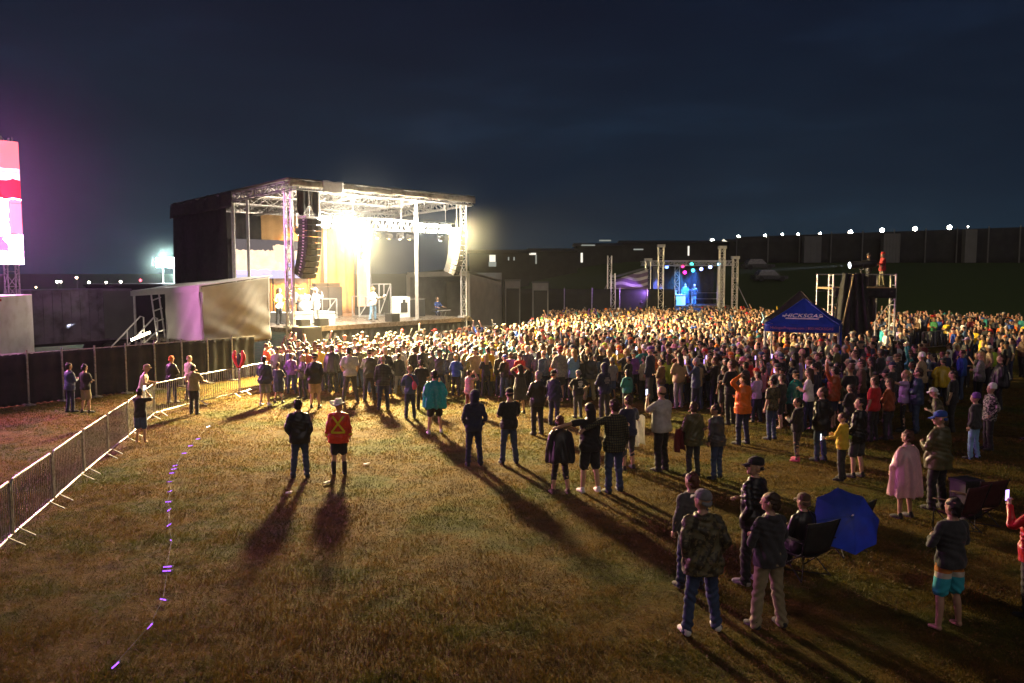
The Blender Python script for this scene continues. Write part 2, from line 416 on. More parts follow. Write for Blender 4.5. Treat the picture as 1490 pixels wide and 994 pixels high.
def hand_geo(p, i):
    """palm (goes into the body) and five fingers of different lengths, thumb from the side of the palm"""
    S, E, W = [np.array(p.up(q)) for q in p.armp[i]]; sg = (-1, 1)[i]
    d = (W-E)/np.linalg.norm(W-E); toward = np.array([-sg*1.0, .15, 0]); 
    if abs(np.dot(toward/np.linalg.norm(toward), d)) > .8: toward = np.array([0,.3,-1.0])
    nrm = toward-d*np.dot(toward, d); nrm /= np.linalg.norm(nrm)
    s = np.cross(d, nrm); s *= 1 if s[1]*1+s[2]*.2 > 0 else -1     # thumb side
    palm = limb([W-d*.03, W+d*.025, W+d*.085], [.026,.036,.036], 8, 2)
    Pv = np.array(palm[0]); c = W+d*.03; off = (Pv-c) @ nrm; Pv = Pv-np.outer(off, nrm)*.52; palm = (Pv.tolist(), palm[1])
    fing = []
    for k, L in enumerate((.066,.076,.071,.055)):
        b = W+d*.08+s*(.027-.018*k); curl = .55+.12*k
        q1 = b+(d*math.cos(curl*.5)+nrm*math.sin(curl*.5))*L*.45; q2 = q1+(d*math.cos(curl*1.6)+nrm*math.sin(curl*1.6))*L*.32; q3 = q2+(d*math.cos(curl*2.4)+nrm*math.sin(curl*2.4))*L*.26
        fing.append(limb([b-d*.02, q1, q2, q3], [.0095,.0092,.0085,.0075], 6, 1))
    b = W+d*.02+s*.028; q1 = b+(d*.7+s*.6+nrm*.3)*.035; q2 = q1+(d*.9+s*.15+nrm*.4)*.03
    fing.append(limb([b-s*.012, q1, q2], [.013,.011,.009], 6, 1))
    return palm, join(*fing)
def body_job(p, sc, voxel, eyes=True, thin=False):
    parts = [torso(p, 0, .86, 1.50), head_geo(p)]; extra = []
    for i in (0, 1):
        S, E, W = [p.up(q) for q in p.armp[i]]; b = .85+.15*p.b; sg = (-1, 1)[i]
        parts.append(limb([(sg*.11,-.005,1.40+p.dz), S, tuple(np.array(S)*.5+np.array(E)*.5), E, tuple(np.array(E)*.6+np.array(W)*.4), W], [.052*b,.056*b,.046*b,.038*b,.040*b,.027], 10, 3))
        pl, fg = hand_geo(p, i); parts.append(pl); extra.append(fg)
        h, k, a = [np.array(q) for q in p.legs[i]]
        parts.append(limb([h, h*.5+k*.5, k, k*.62+a*.38+np.array([0,-.012,0]), a], [.088*b,.066*b,.040,.036,.030] if thin else [.088*b,.072*b,.052*b,.052*b,.036], 12, 3))
        x, y, z = a; parts.append(limb([(x,y-.03,z-.03),(x,y+.05,z-.035),(x+(-.5+i)*.03,y+.15,z-.06)], [.036,.036,.024], 8, 2))
    V, Fs = join(*parts); ex = join(*extra)
    def post(v, nr, f):
        v = np.vstack([v, np.array(ex[0])]); n0 = len(v)-len(ex[0]); mi = [0]*len(f)
        f = f+[tuple(i+n0 for i in q) for q in ex[1]]; mi += [0]*len(ex[1])
        if eyes:
            for sg in (-1, 1):
                mb = MB(); mb.lathe([(.001,-.011),(.008,-.007),(.011,0),(.008,.007),(.001,.011)], 8)
                ev = p.headrot(bighead(np.array(mb.v)+np.array([sg*.031,.089,1.642]))); ev[:,2] += p.dz
                n0 = len(v); v = np.vstack([v, ev]); f = f+[tuple(i+n0 for i in q) for q in mb.f]; mi += [1]*len(mb.f)
        return p.warp(v, sc), f, mi
    return job(V, Fs, voxel, 1 if voxel < .02 else 0, post)
def folds(V, N, amp, seed, kind):
    r = np.random.default_rng(seed); ph = r.uniform(0, 6.28, 6); x, y, z = V.T
    if kind == 'drape':
        th = np.arctan2(y, x); t = sstep(1.42-z, 0, .45)
        w = t*(np.sin(7*th+ph[0]+1.2*np.sin(4*z+ph[1]))+.6*np.sin(13*th+ph[2]+2*z))
    elif kind == 'leg':
        k = np.exp(-((z-.47)/.10)**2)+1.3*np.exp(-((z-.13)/.10)**2)+.8*np.exp(-((z-.85)/.08)**2)+.25
        w = k*np.sin(60*z+6*np.sin(9*x+ph[0])+5*np.sin(8*y+ph[1])+ph[2])+.5*np.sin(15*z+14*y+ph[3])
    else:
        a = np.sin(26*z+12*np.sin(4*x+ph[0])+8*np.sin(5*y+ph[1])+ph[2]); b = np.sin(38*z-22*x*np.sign(y+.01)+6*np.sin(9*z+ph[3])+ph[4])
        k = .4+1.2*np.exp(-((z-1.02)/.13)**2)+.6*np.exp(-((z-1.3)/.08)**2)
        w = k*(.6*a+.45*b)
    return V+N*(1.45*amp*w)[:,None]
TOPS = {   # grow, hem z, top z, flare, sleeve (0 none, .55 short, 1 long), sleeve radius, fold amplitude
 't_shirt': (.014,.84,1.475,.018,.62,.064,.0055), 'polo_shirt': (.014,.84,1.48,.016,.62,.062,.005), 'shirt': (.018,.80,1.485,.022,1,.056,.006), 'tank_top': (.008,.86,1.42,.01,0,.0,.004),
 'jacket': (.024,.80,1.50,.022,1,.061,.008), 'hoodie': (.022,.83,1.495,.012,1,.060,.008), 'sweater': (.024,.85,1.49,.01,1,.060,.007),
 'rain_jacket': (.028,.76,1.50,.034,1,.064,.009), 'work_jacket': (.032,.77,1.50,.03,1,.068,.007), 'gown': (.02,.12,1.47,.12,1,.055,.012), 'dress': (.014,.52,1.46,.07,.62,.055,.007)}
def top_job(p, kind, sc, voxel, seed=0):
    if kind in ('poncho', 'long_poncho'):
        R = [(.60,.33,.28),(.75,.325,.275),(.95,.305,.255),(1.15,.275,.225),(1.30,.24,.185),(1.38,.195,.145),(1.43,.135,.105),(1.47,.09,.08),(1.505,.072,.072)]
        q = .72+.28*p.b
        V, Fs = rings(interp_rows([(z+p.dz+(.14 if kind == 'poncho' else -.12)*(1-min(1,(z-.60)/.5)), a*q, b*q, 0, 0) for z, a, b in R], 3), 30, 2.2); parts = [(V, Fs)]
        for i in (0, 1):
            S, E, W = [np.array(p.up(w)) for w in p.armp[i]]; parts.append(limb([S*.8, S, E, E*.4+W*.6], [.06,.075,.085,.075], 12, 3))
        amp, fk = .014, 'drape'
    else:
        g, z0, z1, fl, sl, sr, amp = TOPS[kind]; fk = 'drape' if kind in ('gown', 'dress') else 'top'
        parts = [torso(p, g, z0, z1, fl)]
        for i in (0, 1):
            if not sl: continue
            S, E, W = [np.array(p.up(w)) for w in p.armp[i]]; b = .8+.2*p.b; sg = (-1, 1)[i]
            a0 = np.array([sg*.10,-.005,1.405+p.dz])
            if sl == 1: pts, rr = [a0, S, S*.5+E*.5, E, E*.5+W*.5, W-(W-E)/np.linalg.norm(W-E)*.01], [sr*1.05,sr*1.1,sr*.98,sr*.92,sr*.85,sr*.68]
            else: pts, rr = [a0, S, S*.45+E*.55, S*.2+E*.8], [sr,sr*1.12,sr*1.08,sr*1.1]
            parts.append(limb(pts, [r*b for r in rr], 12, 3))
        if kind in ('hoodie', 'rain_jacket', 'sweatshirt'):
            parts.append(limb([(-.085,-.03,1.475+p.dz),(-.06,-.085,1.465+p.dz),(0,-.11,1.45+p.dz),(.06,-.085,1.465+p.dz),(.085,-.03,1.475+p.dz)], [.03,.042,.05,.042,.03], 10, 3))
        if kind in ('jacket', 'work_jacket', 'shirt', 'polo_shirt'):
            k = np.linspace(0, 2*math.pi, 11); parts.append(limb([(.072*math.sin(t), -.008-.066*math.cos(t), 1.495+p.dz-.01*math.cos(t)) for t in k], [.017]*11, 8, 1))
    V, Fs = join(*parts)
    def post(v, nr, f): return p.warp(folds(v, nr, amp, seed, fk) if not p.sit else v, sc), f, None
    return job(V, Fs, voxel, 2 if voxel < .02 else 1, post)
def bottom_job(p, kind, sc, voxel, seed=0):
    w = p.b; parts = []
    rr = {'trousers': (.104,.094,.076,.074,.070), 'jeans': (.100,.090,.070,.067,.061), 'shorts': (.108,.104,.098,0,0), 'leggings': (.092,.078,.057,.056,.042), 'cropped_trousers': (.096,.082,.066,.062,.058)}.get(kind, (.1,.09,.08,.07,.065))
    z = p.dz
    parts.append(rings([(.84+z,.160*w+.012,.118*w+.012,0,-.004),(.90+z,.172*w+.012,.126*w+.012,0,-.005),(.96+z,.170*w+.012,.122*w+.012,0,0),(1.02+z,.155*w+.010,.112*w+.010,0,0)], 20, 2.4))
    if kind == 'skirt': parts.append(rings([(.55,.20*w,.16*w,0,0),(.75,.19*w,.15*w,0,0),(.95,.172*w,.125*w,0,0)], 20, 2.2))
    else:
        for i in (0, 1):
            h, k, a = [np.array(q) for q in p.legs[i]]; b = .85+.15*w
            if kind == 'shorts': pts, R = [h, h*.5+k*.5, h*.06+k*.94], [r*b for r in rr[:3]]
            elif kind == 'cropped_trousers': pts, R = [h, h*.5+k*.5, k, k*.6+a*.4], [r*b for r in rr[:4]]
            else: pts, R = [h, h*.5+k*.5, k, k*.55+a*.45, a+np.array([0,0,-.045])], [r*b for r in rr]
            parts.append(limb(pts, R, 14, 4))
    V, Fs = join(*parts)
    def post(v, nr, f): return p.warp(folds(v, nr, .005, seed, 'leg') if not p.sit else v, sc), f, None
    return job(V, Fs, voxel, 2 if voxel < .02 else 1, post)
def ball(c, r, n=16, m=9, z0=-1.0, z1=1.0):
    rows = []
    for k in range(m+1):
        t = math.asin(z0)+(math.asin(z1)-math.asin(z0))*k/m; q = max(math.cos(t), .06); rows.append((c[2]+r[2]*math.sin(t), r[0]*q, r[1]*q, c[0], c[1]))
    return rings(rows, n, 2.0)
def brim(y0, y1, w, z, drop, sgn=1):
    mb = MB(); mb.cloth(lambda u, v: ((u-.5)*2*w*(1-.25*v*v), sgn*(y0+(y1-y0)*v*(1-.35*abs(u-.5)*2)), z-drop*v-.02*(abs(u-.5)*2)**2), 8, 4, .008); return mb.v, mb.f
def headgear(kind, seed=0):
    """geometry in head space, before the head is turned"""
    nz = 0.0
    if kind == 'short_hair': g, nz = [ball((0,-.016,1.672),(.085,.100,.093),24,12,-.35), limb([(-.055,-.052,1.60),(0,-.072,1.58),(.055,-.052,1.60)],[.032,.038,.032],8,2), limb([(0,-.05,1.66),(0,-.075,1.585)],[.068,.045],10,2)], .007
    elif kind == 'long_hair': g, nz = [ball((0,-.016,1.672),(.09,.105,.096),20,10,-.5), rings(interp_rows([(1.34,.075,.025,0,-.105),(1.42,.09,.035,0,-.095),(1.52,.09,.05,0,-.07),(1.62,.09,.075,0,-.045),(1.68,.08,.08,0,-.03)],3),16)], .006
    elif kind == 'ponytail': g, nz = [ball((0,-.016,1.672),(.086,.101,.094),20,10,-.4), limb([(0,-.105,1.68),(0,-.15,1.65),(0,-.145,1.54),(0,-.125,1.44)],[.022,.028,.026,.012],8,3), limb([(0,-.05,1.66),(0,-.075,1.61)],[.055,.04],10,2)], .004
    elif kind == 'bun': g, nz = [ball((0,-.016,1.672),(.086,.101,.094),20,10,-.4), ball((0,-.085,1.735),(.042,.042,.04),12,6), limb([(0,-.05,1.66),(0,-.075,1.61)],[.055,.04],10,2)], .004
    elif kind == 'bald': g = [limb([(-.07,-.045,1.625),(0,-.088,1.61),(.07,-.045,1.625)],[.018,.024,.018],8,3)]
    elif kind in ('cap', 'cap_back'):
        g = [rings(interp_rows([(1.672,.085,.106,0,-.002),(1.70,.086,.107,0,-.003),(1.735,.076,.096,0,-.006),(1.762,.05,.064,0,-.008),(1.774,.012,.014,0,-.008)],3),20,2.0), ball((0,-.004,1.775),(.009,.009,.006),8,4)]
        g.append(brim(.085,.178,.062,1.684,.035) if kind == 'cap' else brim(.085,.160,.062,1.685,.03,-1))
        g.append(limb([(-.06,-.055,1.63),(0,-.088,1.615),(.06,-.055,1.63)],[.024,.03,.024],8,2))
    elif kind == 'beanie': g = [rings(interp_rows([(1.645,.088,.108,0,-.012),(1.675,.09,.11,0,-.012),(1.68,.086,.105,0,-.012),(1.73,.082,.10,0,-.016),(1.775,.056,.07,0,-.02),(1.795,.012,.015,0,-.022)],3),20,2.0)]
    elif kind in ('cowboy_hat', 'sun_hat'):
        W = .185 if kind == 'cowboy_hat' else .16; up = .055 if kind == 'cowboy_hat' else -.03
        mb = MB(); mb.cloth(lambda u, v: ((.07+(W-.07)*v)*math.cos(u*6.2832), -.005+(.09+(W*1.12-.09)*v)*math.sin(u*6.2832), 1.695+up*(v**2)*math.cos(u*6.2832)**2-.015*v*math.sin(u*6.2832)**2), 28, 4, .009)
        g = [(mb.v, mb.f), rings(interp_rows([(1.69,.088,.108,0,-.005),(1.72,.088,.107,0,-.005),(1.765,.08,.097,0,-.005),(1.80,.066,.088,0,-.005),(1.808,.03,.06,0,-.005),(1.798,.008,.02,0,-.005)],3),20,2.0)]
    elif kind == 'hood': g, nz = [rings(interp_rows([(1.45,.12,.085,0,-.03),(1.50,.098,.085,0,-.03),(1.56,.096,.10,0,-.022),(1.64,.104,.118,0,-.026),(1.71,.098,.112,0,-.034),(1.755,.07,.08,0,-.042),(1.785,.02,.025,0,-.05)],3),22,2.1)], .004
    else: raise KeyError(kind)
    V, Fs = join(*g); V = np.array(V)
    if nz:
        r = np.random.default_rng(seed+5); ph = r.uniform(0, 6.28, 4); x, y, z = V.T; c = V-np.array([0,-.02,1.65]); c /= np.linalg.norm(c, axis=1, keepdims=True)
        w = np.sin(70*x+ph[0]+3*np.sin(30*z))+np.sin(55*y+40*z+ph[1])+.7*np.sin(90*z+50*x+ph[2]); V = V+c*(nz*w)[:,None]*.8
    return V, Fs
def gear_mesh(p, kind, sc, mat, seed=0):
    V, Fs = headgear(kind, seed); V = p.headrot(bighead(V)); V[:,2] += p.dz; return arrays_mesh(kind, p.warp(V, sc), Fs, [mat])
def shoe_mesh(p, i, sc, kind, mats):
    x, y, z = p.legs[i][2]; sx = (-1, 1)[i]*.018
    V, Fs = limb([(x,y-.055,.045),(x,y+.02,.05),(x+sx*.5,y+.11,.042),(x+sx,y+.185,.032)], [.042,.048,.046,.030], 12, 3)
    V = np.array(V); V[:,2] = np.maximum(V[:,2], .004); parts = [(V.tolist(), Fs)]
    if kind == 'boot': parts.append(limb([(x,y-.015,.05),(x,y-.015,.16),(x,y-.015,.30)], [.05,.054,.06], 12, 2))
    else: parts.append(limb([(x,y-.015,.05),(x,y-.015,.115)], [.044,.044], 12, 2))
    V, Fs = join(*parts); V = np.array(V); mb = MB(); mb.v = p.warp(V, sc).tolist(); mb.f = Fs; mb.m = [0]*len(Fs)
    return arrays_mesh(kind, mb.v, mb.f, mats)
PART = {'short_hair':'hair','long_hair':'hair','ponytail':'hair','bun':'hair','bald':'hair','cap_back':'cap'}
C = {'black':(.012,.012,.014),'charcoal':(.035,.036,.04),'dark grey':(.07,.07,.075),'grey':(.2,.2,.21),'light grey':(.42,.42,.43),'white':(.75,.74,.72),'cream':(.6,.53,.4),'tan':(.36,.26,.15),'brown':(.10,.055,.03),
     'navy':(.014,.02,.06),'denim blue':(.035,.06,.13),'blue':(.02,.08,.36),'light blue':(.2,.38,.6),'teal':(.02,.22,.22),'turquoise':(.03,.38,.48),'green':(.03,.17,.05),'olive':(.09,.085,.035),'lime green':(.38,.55,.04),
     'yellow':(.72,.5,.03),'orange':(.75,.16,.012),'rust':(.32,.07,.02),'red':(.5,.014,.016),'bright red':(.68,.045,.018),'maroon':(.13,.012,.02),'pink':(.62,.20,.30),'pale pink':(.8,.52,.58),'purple':(.15,.05,.3),'lilac':(.42,.3,.58),'khaki':(.28,.23,.13),'camouflage':(.11,.10,.05)}
HAIRC = {'dark':(.012,.009,.007),'brown':(.05,.027,.013),'auburn':(.10,.034,.016),'blond':(.38,.24,.09),'grey':(.3,.29,.28),'white':(.6,.58,.55)}
SKIN = [(.50,.30,.20),(.44,.25,.165),(.55,.35,.25),(.36,.19,.11),(.22,.11,.06)]
FOOT = {'black':(.015,.015,.016),'white':(.7,.7,.68),'brown':(.08,.045,.025),'pink':(.6,.1,.2),'grey':(.25,.25,.25)}
def col(name, kind=''): return C.get(name) or HAIRC.get(name) or FOOT[name]
MATK = {'poncho':'plastic','long_poncho':'plastic','rain_jacket':'wet','jacket':'wet','work_jacket':'wet','jeans':'denim'}
PENDING = []
def hero(px, py, top_px, label, top=('jacket','black'), bottom=('jeans','denim blue'), head=('short_hair','dark'), arms=('down','down'), target=None, turn=0.0, shoes=('shoe','black'), skin=0, height=None, voxel=None, tmat=None, bmat=None, pos=None, hooded=None, cat='person', group='concert crowd', target_z=0, **pose):
    g = Vector(pos) if pos is not None else G(px, py)
    if height is None:
        d = ray(px, top_px); h = H+d.z*(g.y/d.y); hat = 1.03 if head and head[0] in ('cowboy_hat','beanie','hood') else 1.0
        height = min(2.0, max(1.45, h/hat))
    r_ = np.random.default_rng(len(PENDING)*17+3)
    for k_, a_ in (('side',.035),('twist',.13),('step',.05),('yaw',.28),('lean',.03),('pitch',.10)):
        if k_ not in pose and not pose.get('sit'): pose[k_] = float(r_.uniform(-a_, a_))
    if 'stance' not in pose: pose['stance'] = float(r_.uniform(0,.06))
    p = Pose(arms=arms, seed=len(PENDING), **pose); sc = height/1.75
    vx = voxel or min(.03, .0009*g.y+.002)/sc
    rec = dict(g=g, p=p, sc=sc, label=label, top=top, bottom=bottom, head=head, shoes=shoes, skin=SKIN[skin], tmat=tmat, bmat=bmat, cat=cat, group=group, hooded=hooded)
    t = Vector(target or T_STAGE)-g; rec['rz'] = math.atan2(-t.x, t.y)+math.radians(turn)
    rec['jb'] = body_job(p, sc, vx, thin=bool(bottom) and bottom[0] in ('jeans','trousers')); rec['jt'] = top_job(p, top[0], sc, vx, len(PENDING)*3+1)
    rec['jl'] = bottom_job(p, bottom[0], sc, vx, len(PENDING)*3+2) if bottom else None
    PENDING.append(rec); return rec
def finish_heroes():
    for r in PENDING:
        p, sc = r['p'], r['sc']
        V, Fq, mi = JOBS[r['jb']][5]
        o = link('person', arrays_mesh('person', V, Fq, [M['skin'], M['eye']], mi), None, r['skin'], r['g'], r['rz'])
        tag(o, r['label'], r['cat'], r['group']); r['o'] = o
        k, c = r['top']; V, Fq, _ = JOBS[r['jt']][5]
        r['top_o'] = link(k, arrays_mesh(k, V, Fq, [M[r['tmat'] or MATK.get(k, 'cloth')]]), o, col(c))
        if r['jl'] is not None:
            k, c = r['bottom']; V, Fq, _ = JOBS[r['jl']][5]; link(k, arrays_mesh(k, V, Fq, [M[r['bmat'] or MATK.get(k, 'cloth')]]), o, col(c))
        if r['head']:
            k, c = r['head']; isg = k in ('cap','cap_back','beanie','cowboy_hat','sun_hat','hood')
            link(PART.get(k, k), gear_mesh(p, k, sc, M['cloth' if isg else 'hair'], p.seed), o, col(c) if isg else HAIRC[c])
            if r['hooded']: link('hair', gear_mesh(p, r['hooded'][0], sc, M['hair'], p.seed), o, HAIRC[r['hooded'][1]])
        if r['shoes'] and not p.sit:
            for i in (0, 1): link(r['shoes'][0], shoe_mesh(p, i, sc, r['shoes'][0], [M['cloth']]), o, FOOT[r['shoes'][1]])
# ------------------------------------------------------------------ people the photo shows one by one
T_STAGE = Vector((-7.0, 43.0, 0)); T_SMALL = Vector((15, 72, 0))
N = 'none'
# close group at the lower edge
hero(1020,920,716,'broad man in a camouflage rain jacket, blue jeans and a pale grey cap, feet apart',('rain_jacket','camouflage'),('jeans','denim blue'),('cap','grey'),('pockets','pockets'),stance=.10,build=1.15,tmat='camo',shoes=('shoe','white'),yaw=.5,turn=-6)
hero(1117,913,719,'man in a charcoal hoodie and khaki trousers standing with folded arms',('hoodie','charcoal'),('trousers','khaki'),('short_hair','brown'),('crossed','crossed'),stance=.07,yaw=.6,build=1.05,turn=4)
hero(1003,856,690,'person in a dark grey sweater with reddish brown hair behind the camouflage rain jacket',('sweater','dark grey'),('jeans','denim blue'),('short_hair','auburn'),('down','down'),yaw=.2)
hero(1095,850,668,'older man in black with a black cap, face turned sideways',('jacket','black'),('trousers','black'),('cap','black'),('pockets','crossed'),yaw=.9,turn=20,build=1.05,shoes=('shoe','grey'))
hero(1378,915,726,'barefoot man in a dark sweater and printed board shorts',('sweater','charcoal'),('shorts','turquoise'),('short_hair','dark'),('front','front'),bmat='board',shoes=None,stance=.07,skin=1,turn=-8)
hero(1500,900,714,'person at the edge of the field in a red jacket holding up a lit phone',('jacket','red'),('jeans','charcoal'),('short_hair','dark'),('phone','front'),turn=0)
SIT = hero(1166,838,738,'person in black sitting low in a camp chair beside the blue umbrella',('jacket','black'),('trousers','black'),('cap','brown'),('front','low'),sit=True,height=1.72,pos=G(1166,836),turn=5)
hero(1315,754,628,'auburn haired woman in a long pale pink plastic rain poncho',('long_poncho','pale pink'),('shorts','black'),('short_hair','auburn'),('low','low'),female=True,build=1.05,yaw=.2)
hero(1362,742,600,'tall man in a dark olive rain jacket and blue cap beside the pink poncho',('rain_jacket','olive'),('trousers','black'),('cap','blue'),('front','out'),yaw=.7,build=1.15)
hero(815,719,606,'short woman in a shiny black rain poncho and cropped trousers',('poncho','black'),('cropped_trousers','black'),('short_hair','auburn'),('down','down'),female=True,build=.95,shoes=('shoe','brown'),tmat='wet')
hero(858,717,588,'dark haired person in black long shorts with arms round two friends',('t_shirt','black'),('shorts','black'),('long_hair','dark'),('over','over'),build=1.15,stance=.05,shoes=('shoe','white'))
hero(893,717,583,'man in a green plaid shirt and jeans beside the person with outstretched arms',('shirt','olive'),('jeans','denim blue'),('short_hair','brown'),('overlow','down'),tmat='plaid',build=1.05)
hero(914,684,577,'woman in a navy top with a clear plastic poncho bunched at her side',('t_shirt','navy'),('cropped_trousers','charcoal'),('short_hair','brown'),('crossed','out'),female=True,yaw=.3)
hero(962,686,560,'heavy man in a light grey polo shirt holding up a phone',('polo_shirt','light grey'),('trousers','black'),('bald','brown'),('phone','front'),build=1.22,turn=18)
hero(1008,694,586,'man in an olive rain jacket with a coat over his arm',('rain_jacket','olive'),('jeans','charcoal'),('short_hair','brown'),('crossed','down'),yaw=-.4)
hero(1042,697,590,'man in a grey green jacket and jeans leaning towards his friend',('jacket','dark grey'),('jeans','denim blue'),('short_hair','dark'),('down','crossed'),yaw=.8,side=-.12,turn=10)
hero(741,675,567,'man in a black t-shirt, faded jeans and cap standing with folded arms',('t_shirt','black'),('jeans','denim blue'),('cap','black'),('crossed','crossed'),stance=.05,build=1.05)
hero(690,678,566,'person in a navy hoodie with the hood up and dark jeans',('hoodie','navy'),('jeans','navy'),('hood','navy'),('pockets','pockets'),turn=-5)
hero(633,631,540,'person in a bright turquoise plastic poncho over black shorts',('poncho','turquoise'),('shorts','black'),('short_hair','dark'),('pockets','pockets'),build=1.1,shoes=('shoe','white'),stance=.07)
hero(437,695,583,'man in a black bomber jacket and jeans standing alone on the lit grass',('jacket','black'),('jeans','denim blue'),('short_hair','dark'),('pockets','pockets'),build=1.12,yaw=-.1,turn=2)
COW = hero(494,690,581,'man in a red work jacket with a yellow cross and white cowboy hat',('work_jacket','bright red'),('shorts','black'),('cowboy_hat','white'),('down','down'),build=1.12,shoes=('boot','black'))
hero(782,633,541,'man in a black jacket and black trousers next to the uniformed man',('jacket','black'),('trousers','black'),('short_hair','grey'),('crossed','crossed'))
hero(806,619,540,'man in a dark uniform shirt and cap seen from the side',('shirt','navy'),('trousers','navy'),('cap','black'),('down','down'),turn=-50)
SKULL = hero(841,608,540,'man in a black t-shirt with a white print on its back',('t_shirt','black'),('jeans','dark grey'),('cap_back','grey'),('hips','hips'),build=1.15)
HOOD2 = hero(879,612,527,'person in a purple navy hooded sweatshirt with a grey back print',('hoodie','navy'),('trousers','charcoal'),('hood','navy'),('front','front'))
hero(912,602,541,'woman in a teal hoodie with long dark hair',('hoodie','teal'),('jeans','charcoal'),('long_hair','dark'),('crossed','down'),female=True)
hero(710,572,505,'person in a long yellow plastic poncho in the front of the crowd',('long_poncho','yellow'),('trousers','black'),('short_hair','dark'),('down','down'),build=1.1)
hero(683,602,541,'person in a pink patterned shirt holding both hands up to take a photo',('shirt','pink'),('trousers','maroon'),('short_hair','brown'),('photo','photo'),turn=-60,tmat='floral')
hero(757,602,532,'woman in a dark dress with both hands on her head',('dress','charcoal'),None,('long_hair','dark'),('up_head','up_head'),female=True)
hero(1080,647,546,'man in a bright orange jacket with his arm raised to his head',('jacket','orange'),('jeans','navy'),('short_hair','brown'),('up_head','front'),build=1.08)
hero(1122,640,549,'man in a camouflage t-shirt and jeans beside the orange jacket',('t_shirt','camouflage'),('jeans','denim blue'),('short_hair','dark'),('down','down'),tmat='camo')
hero(1156,620,540,'person in a shiny teal plastic poncho with a black cap',('poncho','teal'),('trousers','charcoal'),('cap','black'),('crossed','crossed'))
hero(1159,671,580,'woman in a black hoodie and leggings with bright pink shoes',('hoodie','black'),('leggings','charcoal'),('ponytail','dark'),('front','front'),female=True,shoes=('shoe','pink'),yaw=.6,turn=15)
hero(1193,671,565,'tall man in a shiny black rain jacket and blue jeans',('rain_jacket','black'),('jeans','denim blue'),('short_hair','brown'),('pockets','pockets'),yaw=.5)
hero(1224,699,602,'woman in a yellow hoodie and jeans holding a phone out',('hoodie','yellow'),('jeans','charcoal'),('ponytail','brown'),('out','front'),female=True,turn=25,yaw=.4)
hero(1246,695,580,'man in a black jacket with a lime green cuff behind the yellow hoodie',('jacket','black'),('shorts','charcoal'),('short_hair','dark'),('down','low'),yaw=.5)
hero(1269,642,549,'man in a plain red t-shirt and dark trousers',('t_shirt','red'),('trousers','black'),('short_hair','brown'),('down','down'),build=1.1)
hero(1291,640,552,'long haired woman in a rust brown sweater behind the red t-shirt',('sweater','rust'),('jeans','charcoal'),('long_hair','brown'),('crossed','down'),female=True)
hero(1313,628,540,'woman in a lilac t-shirt throwing her arm forward',('t_shirt','lilac'),('leggings','black'),('ponytail','blond'),('point','down'),female=True,turn=25)
hero(1332,630,537,'man in a dark blue denim jacket beside the lilac t-shirt',('jacket','denim blue'),('jeans','denim blue'),('short_hair','brown'),('crossed','down'),turn=10)
hero(1368,660,566,'man in a camouflage jacket and white cap leaning forward',('jacket','camouflage'),('trousers','black'),('cap','white'),('front','low'),tmat='camo',lean=.28,turn=12)
hero(1384,628,540,'man in a black polo shirt behind the leaning camouflage jacket',('polo_shirt','black'),('trousers','black'),('short_hair','dark'),('down','down'),yaw=.4)
hero(1416,668,571,'person in a striped beanie, dark hoodie and light jeans',('hoodie','charcoal'),('jeans','light blue'),('beanie','purple'),('down','down'),yaw=.5)
hero(1437,655,557,'man in a black floral shirt and white beanie facing the striped beanie',('shirt','black'),('trousers','black'),('beanie','white'),('pockets','pockets'),tmat='floral',turn=40)
hero(1424,590,513,'woman in a grey floral shirt with blond hair near the barrier gap',('shirt','grey'),('trousers','black'),('long_hair','blond'),('crossed','crossed'),tmat='floral',female=True)
hero(1452,596,517,'person in a long black poncho beside the grey floral shirt',('poncho','black'),('trousers','black'),('short_hair','brown'),('down','down'),tmat='wet',turn=10)
hero(1378,560,500,'man in a white shirt with back turned near the crowd barrier',('shirt','white'),('trousers','black'),('short_hair','brown'),('front','front'),turn=-15)
hero(1497,640,560,'person in a blue denim jacket at the edge of the field',('jacket','denim blue'),('jeans','denim blue'),('short_hair','dark'),('down','down'))
# left edge of the crowd
hero(386,591,519,'man in a navy jacket and grey shorts nearest the crowd barrier',('jacket','navy'),('shorts','grey'),('short_hair','dark'),('crossed','down'),shoes=('shoe','white'),build=1.12)
hero(406,587,528,'slim person in a navy dress and black leggings',('dress','navy'),('leggings','black'),('ponytail','brown'),('front','front'),female=True,build=.88)
hero(425,573,515,'man in a purple blue hoodie and jeans',('hoodie','purple'),('jeans','navy'),('short_hair','dark'),('pockets','pockets'))
hero(441,580,517,'woman in a dark jacket with long blond hair facing the camera',('jacket','charcoal'),('jeans','black'),('long_hair','blond'),('crossed','crossed'),female=True,turn=150)
hero(459,594,515,'man in a black jacket and tan shorts beside the blond woman',('jacket','black'),('shorts','tan'),('cap','charcoal'),('pockets','pockets'),build=1.08)
hero(485,571,502,'broad person in a black rain poncho by the crowd edge',('poncho','black'),('trousers','black'),('short_hair','dark'),('down','down'),tmat='wet')
hero(510,585,506,'man in a light grey t-shirt and charcoal jeans with feet apart',('t_shirt','light grey'),('jeans','charcoal'),('short_hair','dark'),('pockets','pockets'),build=1.1,stance=.12)
hero(538,583,509,'man in a dark jacket and black cap beside the light grey t-shirt',('jacket','charcoal'),('trousers','black'),('cap','black'),('front','front'))
hero(558,597,518,'bald man in a dark plaid shirt and blue jeans',('shirt','dark grey'),('jeans','navy'),('bald','grey'),('down','pockets'),tmat='plaid')
hero(580,570,506,'person in a pale translucent rain poncho',('poncho','light grey'),('trousers','charcoal'),('short_hair','brown'),('down','down'))
BAG = hero(597,609,533,'slim woman in a blue hoodie with a pink bag on her back',('hoodie','denim blue'),('jeans','navy'),('bun','blond'),('front','front'),female=True,build=.9)
